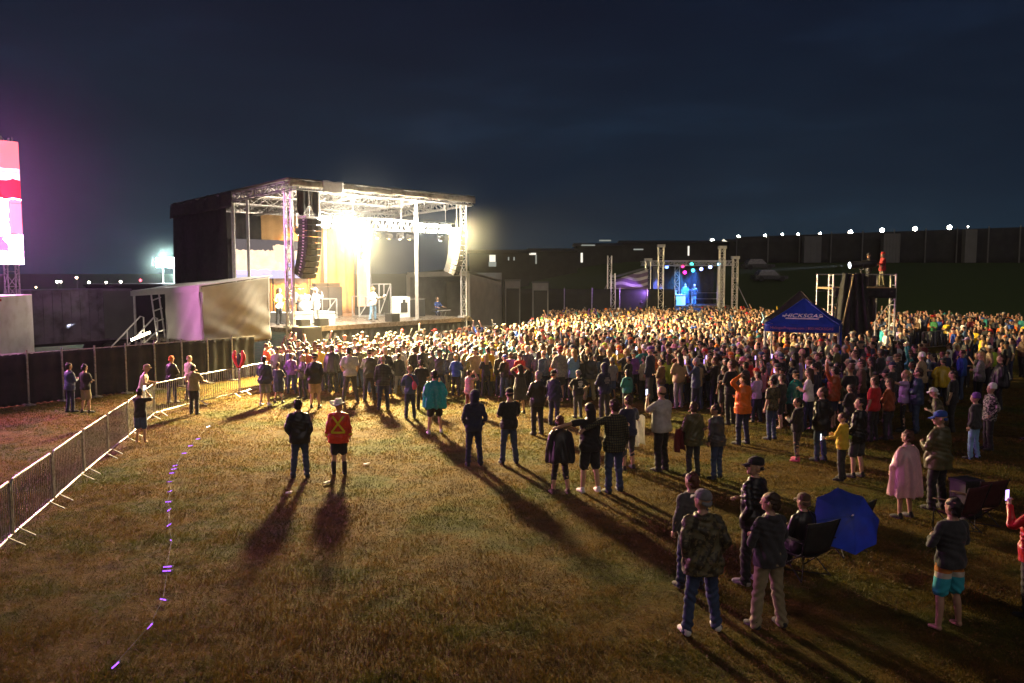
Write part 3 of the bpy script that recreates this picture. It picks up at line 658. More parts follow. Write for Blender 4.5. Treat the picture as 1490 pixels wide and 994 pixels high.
hero(614,596,524,'man in a black t-shirt and black jeans behind the turquoise poncho',('t_shirt','black'),('jeans','black'),('short_hair','dark'),('crossed','crossed'))
# along the barrier
hero(103,600,529,'person in a lit denim jacket and jeans behind the barrier',('jacket','denim blue'),('jeans','navy'),('short_hair','dark'),('front','front'),turn=-10)
hero(126,601,531,'man in a black shirt and khaki shorts standing by the windscreen fence',('t_shirt','black'),('shorts','khaki'),('short_hair','dark'),('crossed','crossed'))
hero(207,607,531,'man in a pale sleeveless top and tan cap leaning on the crowd barrier',('tank_top','cream'),('shorts','light grey'),('cap','tan'),('out','out'),lean=.25,turn=-60)
hero(251,587,519,'man in a dark jacket and an orange cap behind the barrier',('jacket','black'),('jeans','navy'),('cap','orange'),('front','front'))
hero(277,583,518,'bald man in a cream shirt behind the barrier',('shirt','cream'),('jeans','charcoal'),('bald','white'),('crossed','down'))
hero(283,603,531,'man in a khaki polo shirt and black trousers leaning on the barrier',('polo_shirt','khaki'),('trousers','black'),('short_hair','dark'),('out','out'),turn=12)
hero(206,645,566,'woman in a black t-shirt and denim shorts photographing over the barrier',('t_shirt','black'),('shorts','denim blue'),('short_hair','dark'),('photo','photo'),female=True,shoes=None,turn=8)
# more front line people
hero(905,568,500,'person in a red shirt amid the crowd in front of the hooded pair',('shirt','red'),('jeans','charcoal'),('short_hair','dark'),('crossed','down'))
hero(990,590,522,'man in an olive jacket and blue shorts standing with back turned',('jacket','olive'),('shorts','blue'),('bald','brown'),('crossed','crossed'),build=1.1)
hero(1018,588,520,'man in a dark jacket with one hand in front beside the blue shorts',('jacket','charcoal'),('jeans','charcoal'),('short_hair','brown'),('front','down'),turn=12)
hero(1030,580,518,'man in a grey jacket and jeans facing the dark jacket by the blue shorts',('jacket','grey'),('jeans','navy'),('short_hair','dark'),('down','pockets'),turn=-30)
hero(945,585,505,'man in a dark navy shirt and jeans with a purple cap',('shirt','navy'),('jeans','grey'),('cap','purple'),('down','out'),turn=10)
hero(853,560,502,'person in a bright yellow rain jacket in the crowd',('rain_jacket','yellow'),('jeans','charcoal'),('short_hair','brown'),('down','down'))
hero(832,572,503,'person in a pale grey wet poncho near the yellow rain jacket',('poncho','grey'),('shorts','charcoal'),('cap','navy'),('down','down'))
hero(814,585,504,'woman in a patterned grey shirt and black skirt',('shirt','grey'),('skirt','black'),('cap','red'),('crossed','down'),female=True,tmat='floral')
hero(744,548,490,'person in a blue t-shirt beside the woman in the pink t-shirt',('t_shirt','blue'),('jeans','navy'),('short_hair','dark'),('down','down'))
hero(766,556,488,'woman in a hot pink t-shirt holding her phone above her head',('t_shirt','pink'),('jeans','navy'),('long_hair','brown'),('raised','photo'),female=True)
hero(678,560,498,'broad person in a black plastic poncho beside the yellow poncho',('poncho','charcoal'),('trousers','black'),('short_hair','dark'),('down','down'),tmat='wet')
hero(1215,580,500,'man in a green grey jacket under the corner of the blue canopy',('jacket','olive'),('trousers','black'),('short_hair','brown'),('front','down'),yaw=.4) 
hero(1187,590,515,'tall man in an olive coat near the teal poncho',('jacket','olive'),('jeans','black'),('short_hair','auburn'),('crossed','down'),yaw=.5)
hero(1112,590,516,'woman in a lilac hoodie holding up a lit phone',('hoodie','lilac'),('leggings','lilac'),('long_hair','brown'),('phone','down'),female=True)
hero(1083,600,528,'man in a dark shirt behind the orange jacket',('shirt','charcoal'),('jeans','black'),('short_hair','dark'),('front','front'))
hero(1062,618,525,'man in a black t-shirt with arms folded beside the orange jacket',('t_shirt','black'),('jeans','black'),('short_hair','brown'),('crossed','crossed'))
hero(1235,640,560,'man in a dark shirt between the shiny rain jacket and the red t-shirt',('shirt','black'),('jeans','navy'),('short_hair','dark'),('crossed','crossed'))
DIR_ = Vector((.644,.765,0)); NRM_ = Vector((.765,-.644,0)); P1_ = G(423,478,2.05); P1_.z = 0
def S0(s, d, z): return P1_+DIR_*s-NRM_*d+Vector((0,0,z))
aud = lambda s: S0(s+4,-25,0)
hero(0,0,0,'singer with long white hair in white clothes in the glare of the stage',('shirt','white'),('jeans','white'),('long_hair','white'),('phone','neck'),target=aud(3),height=1.8,pos=S0(2.75,1.75,2.05),group='band on the big stage',voxel=.028,stance=.06)
GTR = hero(0,0,0,'guitarist with long blond hair in pale clothes standing wide',('shirt','white'),('jeans','light blue'),('long_hair','blond'),('neck','guitar'),target=aud(6),height=1.8,pos=S0(6.75,2.1,2.05),group='band on the big stage',voxel=.028,stance=.12)
BAS = hero(0,0,0,'bass player in a yellow shirt at the bright corner of the stage',('shirt','yellow'),('jeans','black'),('long_hair','brown'),('neck','guitar'),target=aud(1),height=1.8,pos=S0(1.35,2.9,2.05),group='band on the big stage',voxel=.028,stance=.06)
hero(0,0,0,'drummer in a white shirt behind the pale drum kit',('t_shirt','white'),('jeans','black'),('long_hair','dark'),('out','raised'),target=aud(3),height=1.75,pos=S0(3.2,4.25,2.6),group='band on the big stage',voxel=.03,sit=True)
hero(0,0,0,'person in blue standing at the keyboard beside the corner column',('t_shirt','blue'),('jeans','navy'),('short_hair','brown'),('out','out'),target=aud(12),height=1.75,pos=S0(13.5,3.9,1.35),group='band on the big stage',voxel=.035)
SMD = AT(985,443,72); 
sm = lambda px,py: AT(px,432,72.6)
hero(0,0,0,'musician in a long blue gown on the small stage',('gown','blue'),('trousers','navy'),('long_hair','dark'),('neck','guitar'),target=(5,30,0),height=1.9,pos=(sm(997,0).x,72.6,1.75),group='band on the small stage',voxel=.045,tmat='cloth')
hero(0,0,0,'musician in black with pale hair at a blue lit stand on the small stage',('shirt','charcoal'),('jeans','light blue'),('short_hair','blond'),('out','neck'),target=(5,30,0),height=1.8,pos=(sm(1010,0).x,72.6,1.75),group='band on the small stage',voxel=.045)
hero(0,0,0,'musician half hidden by a truss leg at the end of the small stage',('shirt','light blue'),('jeans','charcoal'),('short_hair','dark'),('out','out'),target=(5,30,0),height=1.8,pos=(sm(964,0).x,73.4,1.75),group='band on the small stage',voxel=.045)
OP = [hero(0,0,0,'spotlight operator in a red checked shirt and red cap on the scaffold tower',('shirt','red'),('trousers','camouflage'),('cap','red'),('out','front'),target=T_STAGE,height=1.75,pos=(AT(1284,390,42.6).x,42.6,3.92),group='tower crew',voxel=.03,tmat='plaid',bmat='camo',yaw=.4,step=.05),
      hero(0,0,0,'tower crew member in black with a pale face behind the spotlight',('jacket','black'),('trousers','black'),('cap','black'),('front','front'),target=T_STAGE,height=1.7,pos=(AT(1264,390,43.2).x,43.2,3.92),group='tower crew',voxel=.03,yaw=.5)]
# ------------------------------------------------------------------ the rest of the crowd
DIR = Vector((.644,.765,0)); NRM = Vector((.765,-.644,0))       # along the main stage's front edge; out of the stage
DZ = 2.05; P1 = G(423,478,DZ); P1.z = 0
def S(s, d, z=0.0): return P1+DIR*s-NRM*d+Vector((0,0,z))
def stage_sd(x, y):
    v = Vector((x,y,0))-P1; return v.dot(DIR), -v.dot(NRM)
HP = [(r['g'].x, r['g'].y) for r in PENDING]
def lower(px):
    return float(np.interp(px, [360,400,500,560,640,700,780,860,930,1000,1060,1150,1260,1340,1400,1460,1500], [560,566,572,574,576,578,580,585,584,598,612,628,622,600,585,560,545]))
pts = []; grid = {}
def clear(x, y, r):
    gx, gy = int(x//1.5), int(y//1.5)
    for i in (-1,0,1):
        for j in (-1,0,1):
            for (a, b) in grid.get((gx+i, gy+j), ()):
                if (a-x)**2+(b-y)**2 < r*r: return False
    return True
for (x, y) in HP: grid.setdefault((int(x//1.5), int(y//1.5)), []).append((x, y))
BLOCK = []                                        # footprints nobody stands in (canopy, tower, mixing desk)
def blocked(x, y): return any((x-cx)**2+(y-cy)**2 < r*r for cx, cy, r in BLOCK)
BLOCK += [(11.2,33.2,2.0),(17.9,43.1,2.3)]
for k in range(110000):
    y = 24+(RNG.random()**1.0)*50; x = -11+RNG.random()*(11+.64*y)
    px, py = proj((x,y,0))
    if px < 362 or px > 1510 or py > lower(px): continue
    s, d = stage_sd(x, y)
    if s < 14.2 and d > -2.6: continue
    if s >= 14.2 and d > -2.6+(s-14.2)*.62: continue
    if y > 66.5+.10*max(0,x-5): continue
    if x > 28 and y > 58 and RNG.random() < .35: continue
    right = sstep(px, 1150, 1330)
    r = .50+.03*max(0,(40-y)/8)+.36*right*(1 if y < 52 else .5)
    r *= 1+.22*math.sin(x*.9+1.3*math.sin(y*.5))*math.sin(y*.8+math.sin(x*.6))
    if 1325 < px < 1385 and 505 < py < 560: continue
    if px > 1395 and 500 < py < 545 and RNG.random() < .8: continue
    if blocked(x, y) or not clear(x, y, r*RNG.uniform(.88,1.2)): continue
    pts.append((x, y)); grid.setdefault((int(x//1.5), int(y//1.5)), []).append((x, y))
pts.sort(key=lambda q: q[0]**2+q[1]**2)
NIND = 300-len(PENDING)-6
pts = pts[:2300]
print('crowd', len(PENDING), len(pts), flush=True)
EXPO = 1.0
near, far = pts[:NIND], pts[NIND:]
ARMS = [('down','down'),('crossed','crossed'),('front','front'),('pockets','down'),('phone','front'),('raised','down'),('raised','raised'),('hips','crossed')]
AW = [.24,.22,.2,.12,.10,.05,.025,.045]
AT_ = ['with arms down','with folded arms','with hands held in front','with a hand in a pocket','holding up a phone','with one arm raised','with both arms raised','with a hand on the hip']
KT = ['t_shirt','jacket','hoodie','shirt','poncho','sweater']; KTW = [.30,.22,.2,.16,.04,.08]
KB = ['jeans','shorts','trousers']; KH = ['short_hair','long_hair','ponytail','bald','cap','cap_back','beanie','hood','sun_hat']; KHW = [.42,.14,.07,.02,.24,.05,.04,.02,.03]
PB, PT, PL, PH = {}, {}, {}, {}
BLD = [.92,1.08,1.2]
for ai, a in enumerate(ARMS):
    for bi, b in enumerate(BLD):
        p = Pose(arms=a, stance=.03+.03*bi, step=(-.06,.05,.0)[bi], twist=.12*((ai+bi)%3-1), build=b, seed=ai*3+bi, side=.03*((ai*2+bi)%3-1))
        PB[ai,bi] = (p, body_job(p, 1.0, .026, thin=True))
        for kt in KT: PT[ai,bi,kt] = (p, top_job(p, kt, 1.0, .026, ai*7+bi))
        if ai < 1:
            for kb in KB: PL[bi,kb] = (p, bottom_job(p, kb, 1.0, .028, bi))
SIDES = {}
run_jobs()
finish_heroes()
for k,(p,j) in PB.items(): PB[k] = arrays_mesh('person', *JOBS[j][5][:2], [M['skin'], M['eye']], JOBS[j][5][2])
for k,(p,j) in PT.items():
    m = arrays_mesh(k[2], *JOBS[j][5][:2], [M[MATK.get(k[2],'cloth')]]); PT[k] = m
for k,(p,j) in PL.items(): PL[k] = arrays_mesh(k[1], *JOBS[j][5][:2], [M[MATK.get(k[1],'cloth')]])
p0 = Pose()
for kh in KH: PH[kh] = gear_mesh(p0, kh, 1.0, M['cloth' if kh in ('cap','cap_back','beanie','hood','sun_hat') else 'hair'], 3)
CN = ['black','charcoal','dark grey','grey','light grey','white','cream','tan','brown','navy','denim blue','blue','light blue','teal','green','olive','lime green','yellow','orange','rust','red','maroon','pink','purple','lilac']
CW = np.array([.24,.13,.07,.05,.04,.045,.02,.03,.035,.12,.05,.04,.02,.015,.015,.035,.006,.02,.03,.02,.055,.03,.015,.015,.008]); CW /= CW.sum()
PCN = ['turquoise','yellow','white','light grey','navy','lime green']
HATW = {'short_hair':'hair','long_hair':'long hair','ponytail':'ponytail','bald':'bald head','cap':'cap','cap_back':'back to front cap','beanie':'beanie','hood':'hood up','sun_hat':'sun hat'}
LAND = [('beside the blue canopy',(11.2,33.2)),('below the scaffold tower',(17.9,43)),('near the line array on the big stage',(-6.5,39)),('in the middle of the crowd',(3,40)),('facing the keyboard side of the stage',(1,52)),('along the loose edge of the crowd',(4,29)),('in the front rows before the stage',(-2,42)),('by the barrier beyond the canopy',(20,36)),('in the thin crowd near the tower',(24,46)),('near the wing of the stage',(-9,33))]
used = set(r['label'] for r in PENDING)
def pick(a, w): return a[int(RNG.choice(len(a), p=np.array(w)/sum(w)))]
def spec():
    kt = pick(KT, KTW); return kt, (PCN[RNG.integers(len(PCN))] if kt == 'poncho' else pick(CN, CW)), pick(KH, KHW), int(RNG.choice(8, p=np.array(AW)/sum(AW))), int(RNG.choice(3, p=[.4,.4,.2]))
PH4 = []
trip = set((r['top'][1], r['top'][0], r['head'][0] if r['head'] else '') for r in PENDING)
for (x, y) in near:
    for _ in range(200):
        kt, ct, kh, ai, bi = spec()
        hc = pick(list(HAIRC), [.48,.32,.06,.08,.04,.02]) if kh in ('short_hair','long_hair','ponytail') else (pick(CN, CW) if kh not in ('bald','hood') else '')
        if kh == 'hood':
            if kt not in ('hoodie',): continue
        key = (ct, kt, kh, hc)
        if key in trip: continue
        trip.add(key); break
    hd = {'bald':'a bald head','hood':'the hood up'}.get(kh) or ('a '+hc if kh in ('ponytail','cap','cap_back','beanie','sun_hat') else hc)+' '+{'short_hair':'short hair','long_hair':'long hair'}.get(kh, HATW[kh])
    land = min(LAND, key=lambda q: (q[1][0]-x)**2+(q[1][1]-y)**2)[0]
    lab = 'person in %s %s %s with %s, %s' % ('an' if ct[0] in 'aeiou' else 'a', ct, kt.replace('t_shirt','t-shirt').replace('_',' '), hd, land)
    if len(lab.split()) > 16: lab = lab.rsplit(',', 1)[0]+', in the crowd'
    ss = RNG.uniform(.88,1.08); t = T_STAGE-Vector((x,y,0)); rz = math.atan2(-t.x, t.y)+RNG.normal(0,.28)
    o = link('person', PB[ai,bi], None, SKIN[int(RNG.choice(5, p=[.3,.3,.25,.1,.05]))], (x,y,0), rz); o.scale = (ss,)*3
    tag(o, lab, 'person', 'concert crowd')
    link(kt, PT[ai,bi,kt], o, C[ct]); kb = pick(KB, [.5,.25,.25]); link(kb, PL[bi,kb], o, C[pick(['navy','denim blue','charcoal','black','khaki','grey'], [.25,.25,.18,.2,.07,.05])])
    g = link(PART.get(kh, kh), PH[kh], o, (C[ct] if kh == 'hood' else HAIRC['brown'] if kh == 'bald' else HAIRC[hc] if hc in HAIRC and kh in ('short_hair','long_hair','ponytail') else C[hc]))
    if ai == 4: PH4.append((x, y, rz, ss, bi, '%s %s and %s' % (ct, kt.replace('t_shirt','t-shirt').replace('_',' '), HATW[kh])))
    g.location = (.525*.03*((ai*2+bi)%3-1), 0, 0); g.rotation_euler = (0, 0, .12*((ai+bi)%3-1))
PHONES = []
# the mass of smaller figures as one object, every figure a body of its own shape
V, Fq, T = [], [], []
def lp(parts, cols, x, y, rz, sc):
    c, n = math.cos(rz), math.sin(rz)
    for (v, f), tint in zip(parts, cols):
        v = np.asarray(v)*sc; b = len(V)
        V.extend(np.c_[v[:,0]*c-v[:,1]*n+x, v[:,0]*n+v[:,1]*c+y, v[:,2]].tolist()); Fq.extend([tuple(i+b for i in q) for q in f]); T.extend([tint]*len(v))
LOW = []
for ai, a in enumerate(ARMS):
    for bi, b in enumerate(BLD):
        p = Pose(arms=a, build=b, stance=.03)
        hd = join(rings([HEAD[0],HEAD[2],HEAD[3],HEAD[4],HEAD[6],HEAD[7],HEAD[9]], 8, 2.1), limb([(0,.1,1.63),(0,.118,1.605)], [.01,.014], 4, 1))
        tor = rings([(z,(rx*b+.03),(ry*b+.03),cx,cy) for z,rx,ry,cx,cy in (TORSO[0],TORSO[3],TORSO[5],TORSO[6],TORSO[7],TORSO[8])], 10, 2.4)
        sl, hn, lg = [], [], []
        for i in (0,1):
            s_, e_, w_ = [np.array(q) for q in p.armp[i]]; sg = (-1,1)[i]
            sl.append(limb([(sg*.1,0,1.4), s_, e_], [.07,.075,.06], 6, 1)); hn.append(limb([e_*.9+w_*.1, w_, w_*1.32-e_*.32], [.048,.035,.035], 6, 1))
            h_, k_, a_ = [np.array(q) for q in p.legs[i]]; lg.append(limb([h_, k_, a_, a_+np.array([0,.03,-.06])], [.11,.075,.065,.06], 6, 1))
        LOW.append((hd, join(tor, *sl), join(*hn), join(*lg)))
hairs = {k: None for k in ('short_hair','cap','long_hair')}
hairs['short_hair'] = ball((0,-.016,1.672),(.086,.101,.094),9,5,-.4)
hairs['long_hair'] = join(ball((0,-.016,1.672),(.09,.105,.096),9,5,-.5), rings([(1.36,.08,.03,0,-.1),(1.5,.09,.05,0,-.07),(1.64,.09,.08,0,-.04)],8))
hairs['cap'] = join(rings([(1.672,.086,.107,0,0),(1.73,.076,.098,0,-.005),(1.77,.03,.04,0,-.008)],9,2.0), rings([(1.665,.068,.06,0,.12),(1.68,.066,.058,0,.115)],8,2.4))
for (x, y) in far:
    kt, ct, kh, ai, bi = spec(); hd, tp, ar, lg = LOW[ai*3+bi]
    sk = SKIN[int(RNG.choice(5, p=[.3,.3,.25,.1,.05]))]; kh = pick(['short_hair','cap','long_hair','bald'], [.49,.3,.18,.03])
    ss = RNG.uniform(.86,1.09); t = T_STAGE-Vector((x,y,0)); rz = math.atan2(-t.x, t.y)+RNG.normal(0,.3)
    armc = sk if kt in ('t_shirt','shirt') else C[ct]
    parts, cols = [hd, tp, ar, lg], [sk, C[ct], armc, C[pick(['navy','denim blue','charcoal','black'], [.3,.3,.2,.2])]]
    if kh != 'bald': parts.append(hairs[kh]); cols.append(C[pick(CN, CW)] if kh == 'cap' else HAIRC[pick(list(HAIRC), [.46,.32,.06,.10,.04,.02])])
    lp(parts, cols, x, y, rz, ss)
me = arrays_mesh('crowd', V, Fq, [M['crowd']]); at = me.color_attributes.new('tint', 'FLOAT_COLOR', 'POINT')
at.data.foreach_set('color', np.c_[np.array(T), np.ones(len(T))].astype(np.float32).ravel())
tag(link('crowd', me), 'dense mass of small standing figures packed before the two stages', None, None, 'stuff')
# ------------------------------------------------------------------ main stage
K = {}   # lamp powers and glow strengths in one place
K.update(blind=190000, blind_e=150, wash=13000, wash_spot=5200, amber=11000, screen=1.0, flood=9000, flood_e=900, small=5000, follow=800000)
def zat(px, py, s, d): return AT(px, py, S(s,d).y).z
ZF, ZB = 8.62, 7.95                       # roof height at the front and back edge
def roofz(d): return ZF+(ZB-ZF)*d/11
st = thing('main_stage', 'large open concert stage with flat roof, lit truss and amber backdrop', 'stage', P1)
def sp(mb, name, m, smooth=False):
    mb.v = [tuple(Vector(v)-P1) for v in mb.v]; return mb.build(name, m, st, smooth)
def qbox(mb, s0, s1, d0, d1, z0, z1, mi=0):
    return mb.hexa([S(s0,d0,z0),S(s1,d0,z0),S(s1,d1,z0),S(s0,d1,z0),S(s0,d0,z1),S(s1,d0,z1),S(s1,d1,z1),S(s0,d1,z1)], mi)
m = qbox(MB(), 0, 12.4, 0, 9.2, DZ-.22, DZ)
sp(m, 'deck', M['deck'])
m = MB().cloth(lambda u,v: S(12.4*u, .06+.03*math.sin(u*170), (DZ-.23)*v), 120, 3, .02); sp(m, 'front_skirt', M['blackcloth'], True)
m = MB().cloth(lambda u,v: S(12.34+.03*math.sin(u*120), .1+9*u, (DZ-.23)*v), 80, 3, .02); sp(m, 'side_skirt', M['blackcloth'], True)
for s_, d_, w_ in ((.12,.15,.30),(8.2,.15,.24),(11.9,.15,.30),(8.3,8.2,.24),(11.7,8.2,.24),(.12,8.2,.28),(.1,3.5,.16),(.1,4.8,.2)):
    m = MB(); q = .06 if w_ < .29 else .08
    z1 = roofz(d_)-.1
    if w_ >= .29: 
        m.truss(S(s_,d_,0.02), S(s_,d_,z1), w_, .045, step=.5)
        m.box(S(s_,d_,DZ+.06)-Vector((0,0,0)), (w_+.2,w_+.2,.1), math.atan2(DIR.y,DIR.x))
    else: m.beam(S(s_,d_,DZ), S(s_,d_,z1), w_*.75, w_*.75); m.box(S(s_,d_,DZ+.05), (w_+.1,w_+.1,.08), math.atan2(DIR.y,DIR.x))
    sp(m, 'column', M['alu'])
# roof
m = MB().cloth(lambda u,v: S(-.3+12.45*u, -.5+10.8*v, roofz(-.5+10.8*v)+.28+.03*math.sin(u*40)*math.sin(v*9)), 40, 20, .05); rf = sp(m, 'roof', M['roofcloth'], True)
m = MB().cloth(lambda u,v: S(-.3+12.45*u, -.52, ZF-.06+.32*v+.02*math.sin(u*50)), 50, 3, .03); rf2 = sp(m, 'roof_fascia', M['fascia'], True)
m = MB().cloth(lambda u,v: S(.3+1.3*u, -.3+.05*math.sin(u*20), ZF-.1-(1.0+.25*math.sin(u*9))*v), 20, 6, .03); sp(m, 'gathered_corner_cloth', M['blackcloth'], True)
m = MB()
for d_ in (-.3, 2.4, 5.2, 8.2, 10.1): m.truss(S(.1,d_,roofz(d_)), S(12.0,d_,roofz(d_)), .38, .035, step=.6)
for s_ in (4.1, 8.2, 11.9): m.truss(S(s_,-.3,roofz(0)-.02), S(s_,10.1,roofz(10.1)-.02), .36, .035, step=.6)
for k in range(14): m.bar(S(.4+k*.88,-.3,roofz(0)+.2), S(.4+k*.88,10.1,roofz(10.1)+.2), .03, 5)
sp(m, 'roof_truss', M['steel'])
m = MB().truss(S(-.1,-.2,roofz(0)-.02), S(-.1,10.1,roofz(10.1)-.02), .36, .035, step=.6); sp(m, 'side_truss', M['trailer'])
m = MB().cloth(lambda u,v: S(-.34+.05*math.sin(u*31+v), 4.2+6.0*u, roofz(4.2+6*u)-.5+(.72+.06*math.sin(u*23)+.04*math.sin(u*57))*v), 50, 4, .04); sp(m, 'gathered_edge_cloth', M['blackcloth'], True)
m = MB().cloth(lambda u,v: S(-.22+.05*math.sin(u*22+v*3)*math.sin(v*3.1), 4.9+5.2*u, 2.6+(roofz(4.9+5.2*u)-2.45)*v), 60, 24, .03); sp(m, 'side_scrim', M['blackcloth'], True)
m = MB().cloth(lambda u,v: S(-.2+12.6*u, 11.05+.05*math.sin(u*60), 1.0+(ZB-1.0)*v), 90, 6, .03) ; 
m = MB().cloth(lambda u,v: S(-.1+4.6*u, 9.1+.04*math.sin(u*40), DZ+5.9*v), 50, 8, .03); sp(m, 'back_drape', M['blackcloth'], True)
m = MB().cloth(lambda u,v: S(4.5+6.6*u, 9.05+.07*math.sin(u*55+v), DZ+.02+5.9*v), 90, 10, .03); sp(m, 'back_drape', M['drape'], True)
m = MB().cloth(lambda u,v: S(10.55+.10*math.sin(v*50), 6.9+1.0*v, DZ+.02+4.9*u), 10, 40, .03); sp(m, 'white_leg_drape', M['whitecloth'], True)
m = MB().cloth(lambda u,v: S(1.6+1.2*u, -.53, ZF-.26+.6*v+.02*math.sin(u*9)), 12, 6, .02); sp(m, 'fascia_banner', M['whitecloth'], True)
# low video wall, seen through the open side
def screen_mat(name, blocks, strength, base):
    """coloured picture blocks of a lit screen, set by the panel's own UV-like object coordinates"""
    m = bpy.data.materials.new(name); t = NT(m); out = t.n('ShaderNodeOutputMaterial'); e = t.n('ShaderNodeEmission'); tc = t.n('ShaderNodeTexCoord')
    s = t.n('ShaderNodeSeparateXYZ'); t.l(tc.outputs['Object'], s.inputs[0]); colr = None
    nz = noise(t, tc.outputs['Object'], 1.6, 4); cur = mix(t, nz, base[0], base[1]); nz2 = math_(t, 'SUBTRACT', noise(t, tc.outputs['Object'], 2.2, 3), .5); zz = math_(t, 'ADD', s.outputs[2], math_(t, 'MULTIPLY', nz2, .45))
    for x0, x1, z0, z1, sl, c in blocks:
        xx = math_(t, 'ADD', s.outputs[0], math_(t, 'ADD', math_(t, 'MULTIPLY', s.outputs[2], sl), math_(t, 'MULTIPLY', nz2, .5)))
        f = math_(t, 'MULTIPLY', math_(t, 'MULTIPLY', math_(t, 'GREATER_THAN', xx, x0), math_(t, 'LESS_THAN', xx, x1)), math_(t, 'MULTIPLY', math_(t, 'GREATER_THAN', zz, z0), math_(t, 'LESS_THAN', zz, z1)))
        cur = mix(t, f, cur, c)
    t.l(cur, e.inputs['Color']); e.inputs['Strength'].default_value = strength; t.l(e.outputs[0], out.inputs['Surface']); return m
vw = thing('video_wall', 'bright warm video wall across the back of the big stage', 'video wall', S(5.0,8.7,0), math.atan2(DIR.y,DIR.x))
VM = screen_mat('video_wall_picture', [(-3,3,4.2,4.75,0,(.55,.5,.75)),(-3,3,5.9,6.6,0,(.12,.1,.1)),(-3,-1.2,5.5,6.1,.4,(1,.55,.2)),(-.6,.7,4.9,5.4,-.3,(.55,.5,.9)),(1.2,2.4,5.2,6.2,.2,(1,.75,.5)),(-2.5,-.2,4.5,4.8,.0,(.75,.6,1.))], 1.5, ((1,.62,.30),(1,.93,.8)))
for i in range(4): 
    m = MB().box((-1.95+1.3*i,0,5.4), (1.28,.10,2.2)); m.build('panel', VM, vw)
m = MB()
for x in (-2.6,-1.3,0,1.3,2.6): m.beam((x,.12,DZ),(x,.12,6.5),.07,.07)
m.build('support_frame', M['black'], vw)
# front lighting truss with its lamps
tz = 7.15
tr = thing('lighting_truss', 'bright silver box truss hung across the front of the big stage', 'truss', S(6,.9,tz), math.atan2(DIR.y,DIR.x))
m = MB().truss((-5.1,0,0),(5.6,0,0),.55,.032,step=.45); m.build('truss_frame', M['alu'], tr)
m = MB()
for x in (-4.6,-1.5,1.8,5.2): m.bar((x,0,.25),(x,0,roofz(.9)-tz-.1),.02,6); m.box((x,0,roofz(.9)-tz-.25),(.18,.18,.3))
m.build('chain_hoist', M['steel'], tr)
GL = glow('blinder_cell_light', (1,.93,.78), K['blind_e']); GLW = glow('white_beam_light', (.86,.92,1), 160); GLA = glow('amber_lamp_light', (1,.6,.22), 60)
def fixture(name, label, cat, loc, aim, cells, size, g, group, yoke=True):
    t = thing(name, label, cat, loc, 0, group); d, s, u = rot_to(Vector(aim)-Vector(loc)); R = Matrix((s, d, u)).transposed()
    w, h = size; m = MB(); m.box((0,0,0),(w,.22,h),M=R); hb = m.build('housing', M['black'], t)
    m = MB()
    for i in range(cells[0]):
        for j in range(cells[1]):
            c = R @ Vector((-w/2+w*(i+.5)/cells[0], .125, -h/2+h*(j+.5)/cells[1])); r = min(w/cells[0], h/cells[1])*.42
            m.lathe([(r*.2,-.01),(r,0),(r*.7,.03),(r*.15,.045)], 12, c, M=R @ Matrix(((1,0,0),(0,0,1),(0,-1,0))))
    m.build('lens', g, t)
    if yoke:
        m = MB(); a = R @ Vector((-w/2-.04,0,0)); b = R @ Vector((w/2+.04,0,0)); top = Vector((0,0,h/2+.16))
        m.tube([a, a+Vector((0,0,h/2+.1)), top, b+Vector((0,0,h/2+.1)), b], .022, 6); m.build('yoke', M['black'], t)
    return t
FL = []
for ci, (s0, names) in enumerate(((3.2,('first','second','third')),(9.6,('first','second','third')))):
    for k in range(3):
        p = S(s0-.95+.95*k,.45,tz-.05)
        fixture('blinder_light', 'glaring white blinder lamp bank, %s in the cluster %s' % (names[k], ('above the singer','beside the corner column')[ci]), 'stage light', p, S(s0+1.2+.3*k,-20,1.0), (4,2), (.86,.62), GL, 'blinder lamps on the front truss')
    o_ = S(s0,-.9,tz); L = lamp('blinder_beam', 'SPOT', o_, K['blind']*(1.32,.46)[ci], (1,.735,.32), o_+Vector(((3.2,-11,-14),(10.5,2.2,-6.6))[ci]), (.75,.6)[ci], (98,125)[ci], 1.0)
    lamp('blinder_spill', 'POINT', S(s0-(0,2.0)[ci],-.35,tz), (4200,2800)[ci], (1,.86,.62), None, .3)
# moving heads on the truss
mv = None
for k, s_ in enumerate((1.3,2.0,4.6,5.4,6.2,7.0,7.8,8.5,10.9)):
    p = S(s_,1.0,tz-.55)
    fixture('spot_light', 'small stage spotlight hanging under the bright truss, %s from the dark speaker column' % ('first','second','third','fourth','fifth','sixth','seventh','eighth','ninth')[k], 'stage light', p, S(s_+.4,3.5,DZ), (1,1), (.3,.3), GLA if k % 2 else GL, 'spotlights under the front truss')
lamp('deck_wash', 'SPOT', S(2.2,1.2,tz), K['wash'], (1,.93,.8), S(2.2,2.2,DZ), .2, 70, .7)
lamp('deck_wash', 'SPOT', S(6.0,1.2,tz), K['wash']*.22, (1,.86,.66), S(6.4,3,DZ), .2, 80, .7)
lamp('deck_wash', 'SPOT', S(9.6,1.2,tz), K['wash']*.13, (1,.9,.75), S(9.6,4,DZ), .2, 80, .7)
lamp('amber_wash', 'SPOT', S(7.2,5.8,tz-.2), K['amber'], (1,.42,.10), S(7.6,9,4.4), .2, 95, .6)
lamp('blue_wash', 'SPOT', S(10.1,6.0,tz-.3), 900, (.75,.82,1), S(10.5,7.6,3.5), .2, 60, .6)
lamp('roof_wash', 'POINT', S(4.5,2.6,7.2), 250, (1,.88,.66), None, .25)
lamp('roof_wash', 'POINT', S(8.6,3.2,7.2), 260, (1,.88,.66), None, .25)
bl = fixture('beam_light', 'tall cold white beam lamp glaring under the back truss', 'stage light', S(9.1,5.6,6.0), S(8.2,-9,4.2), (1,3), (.32,1.2), GLW, None)
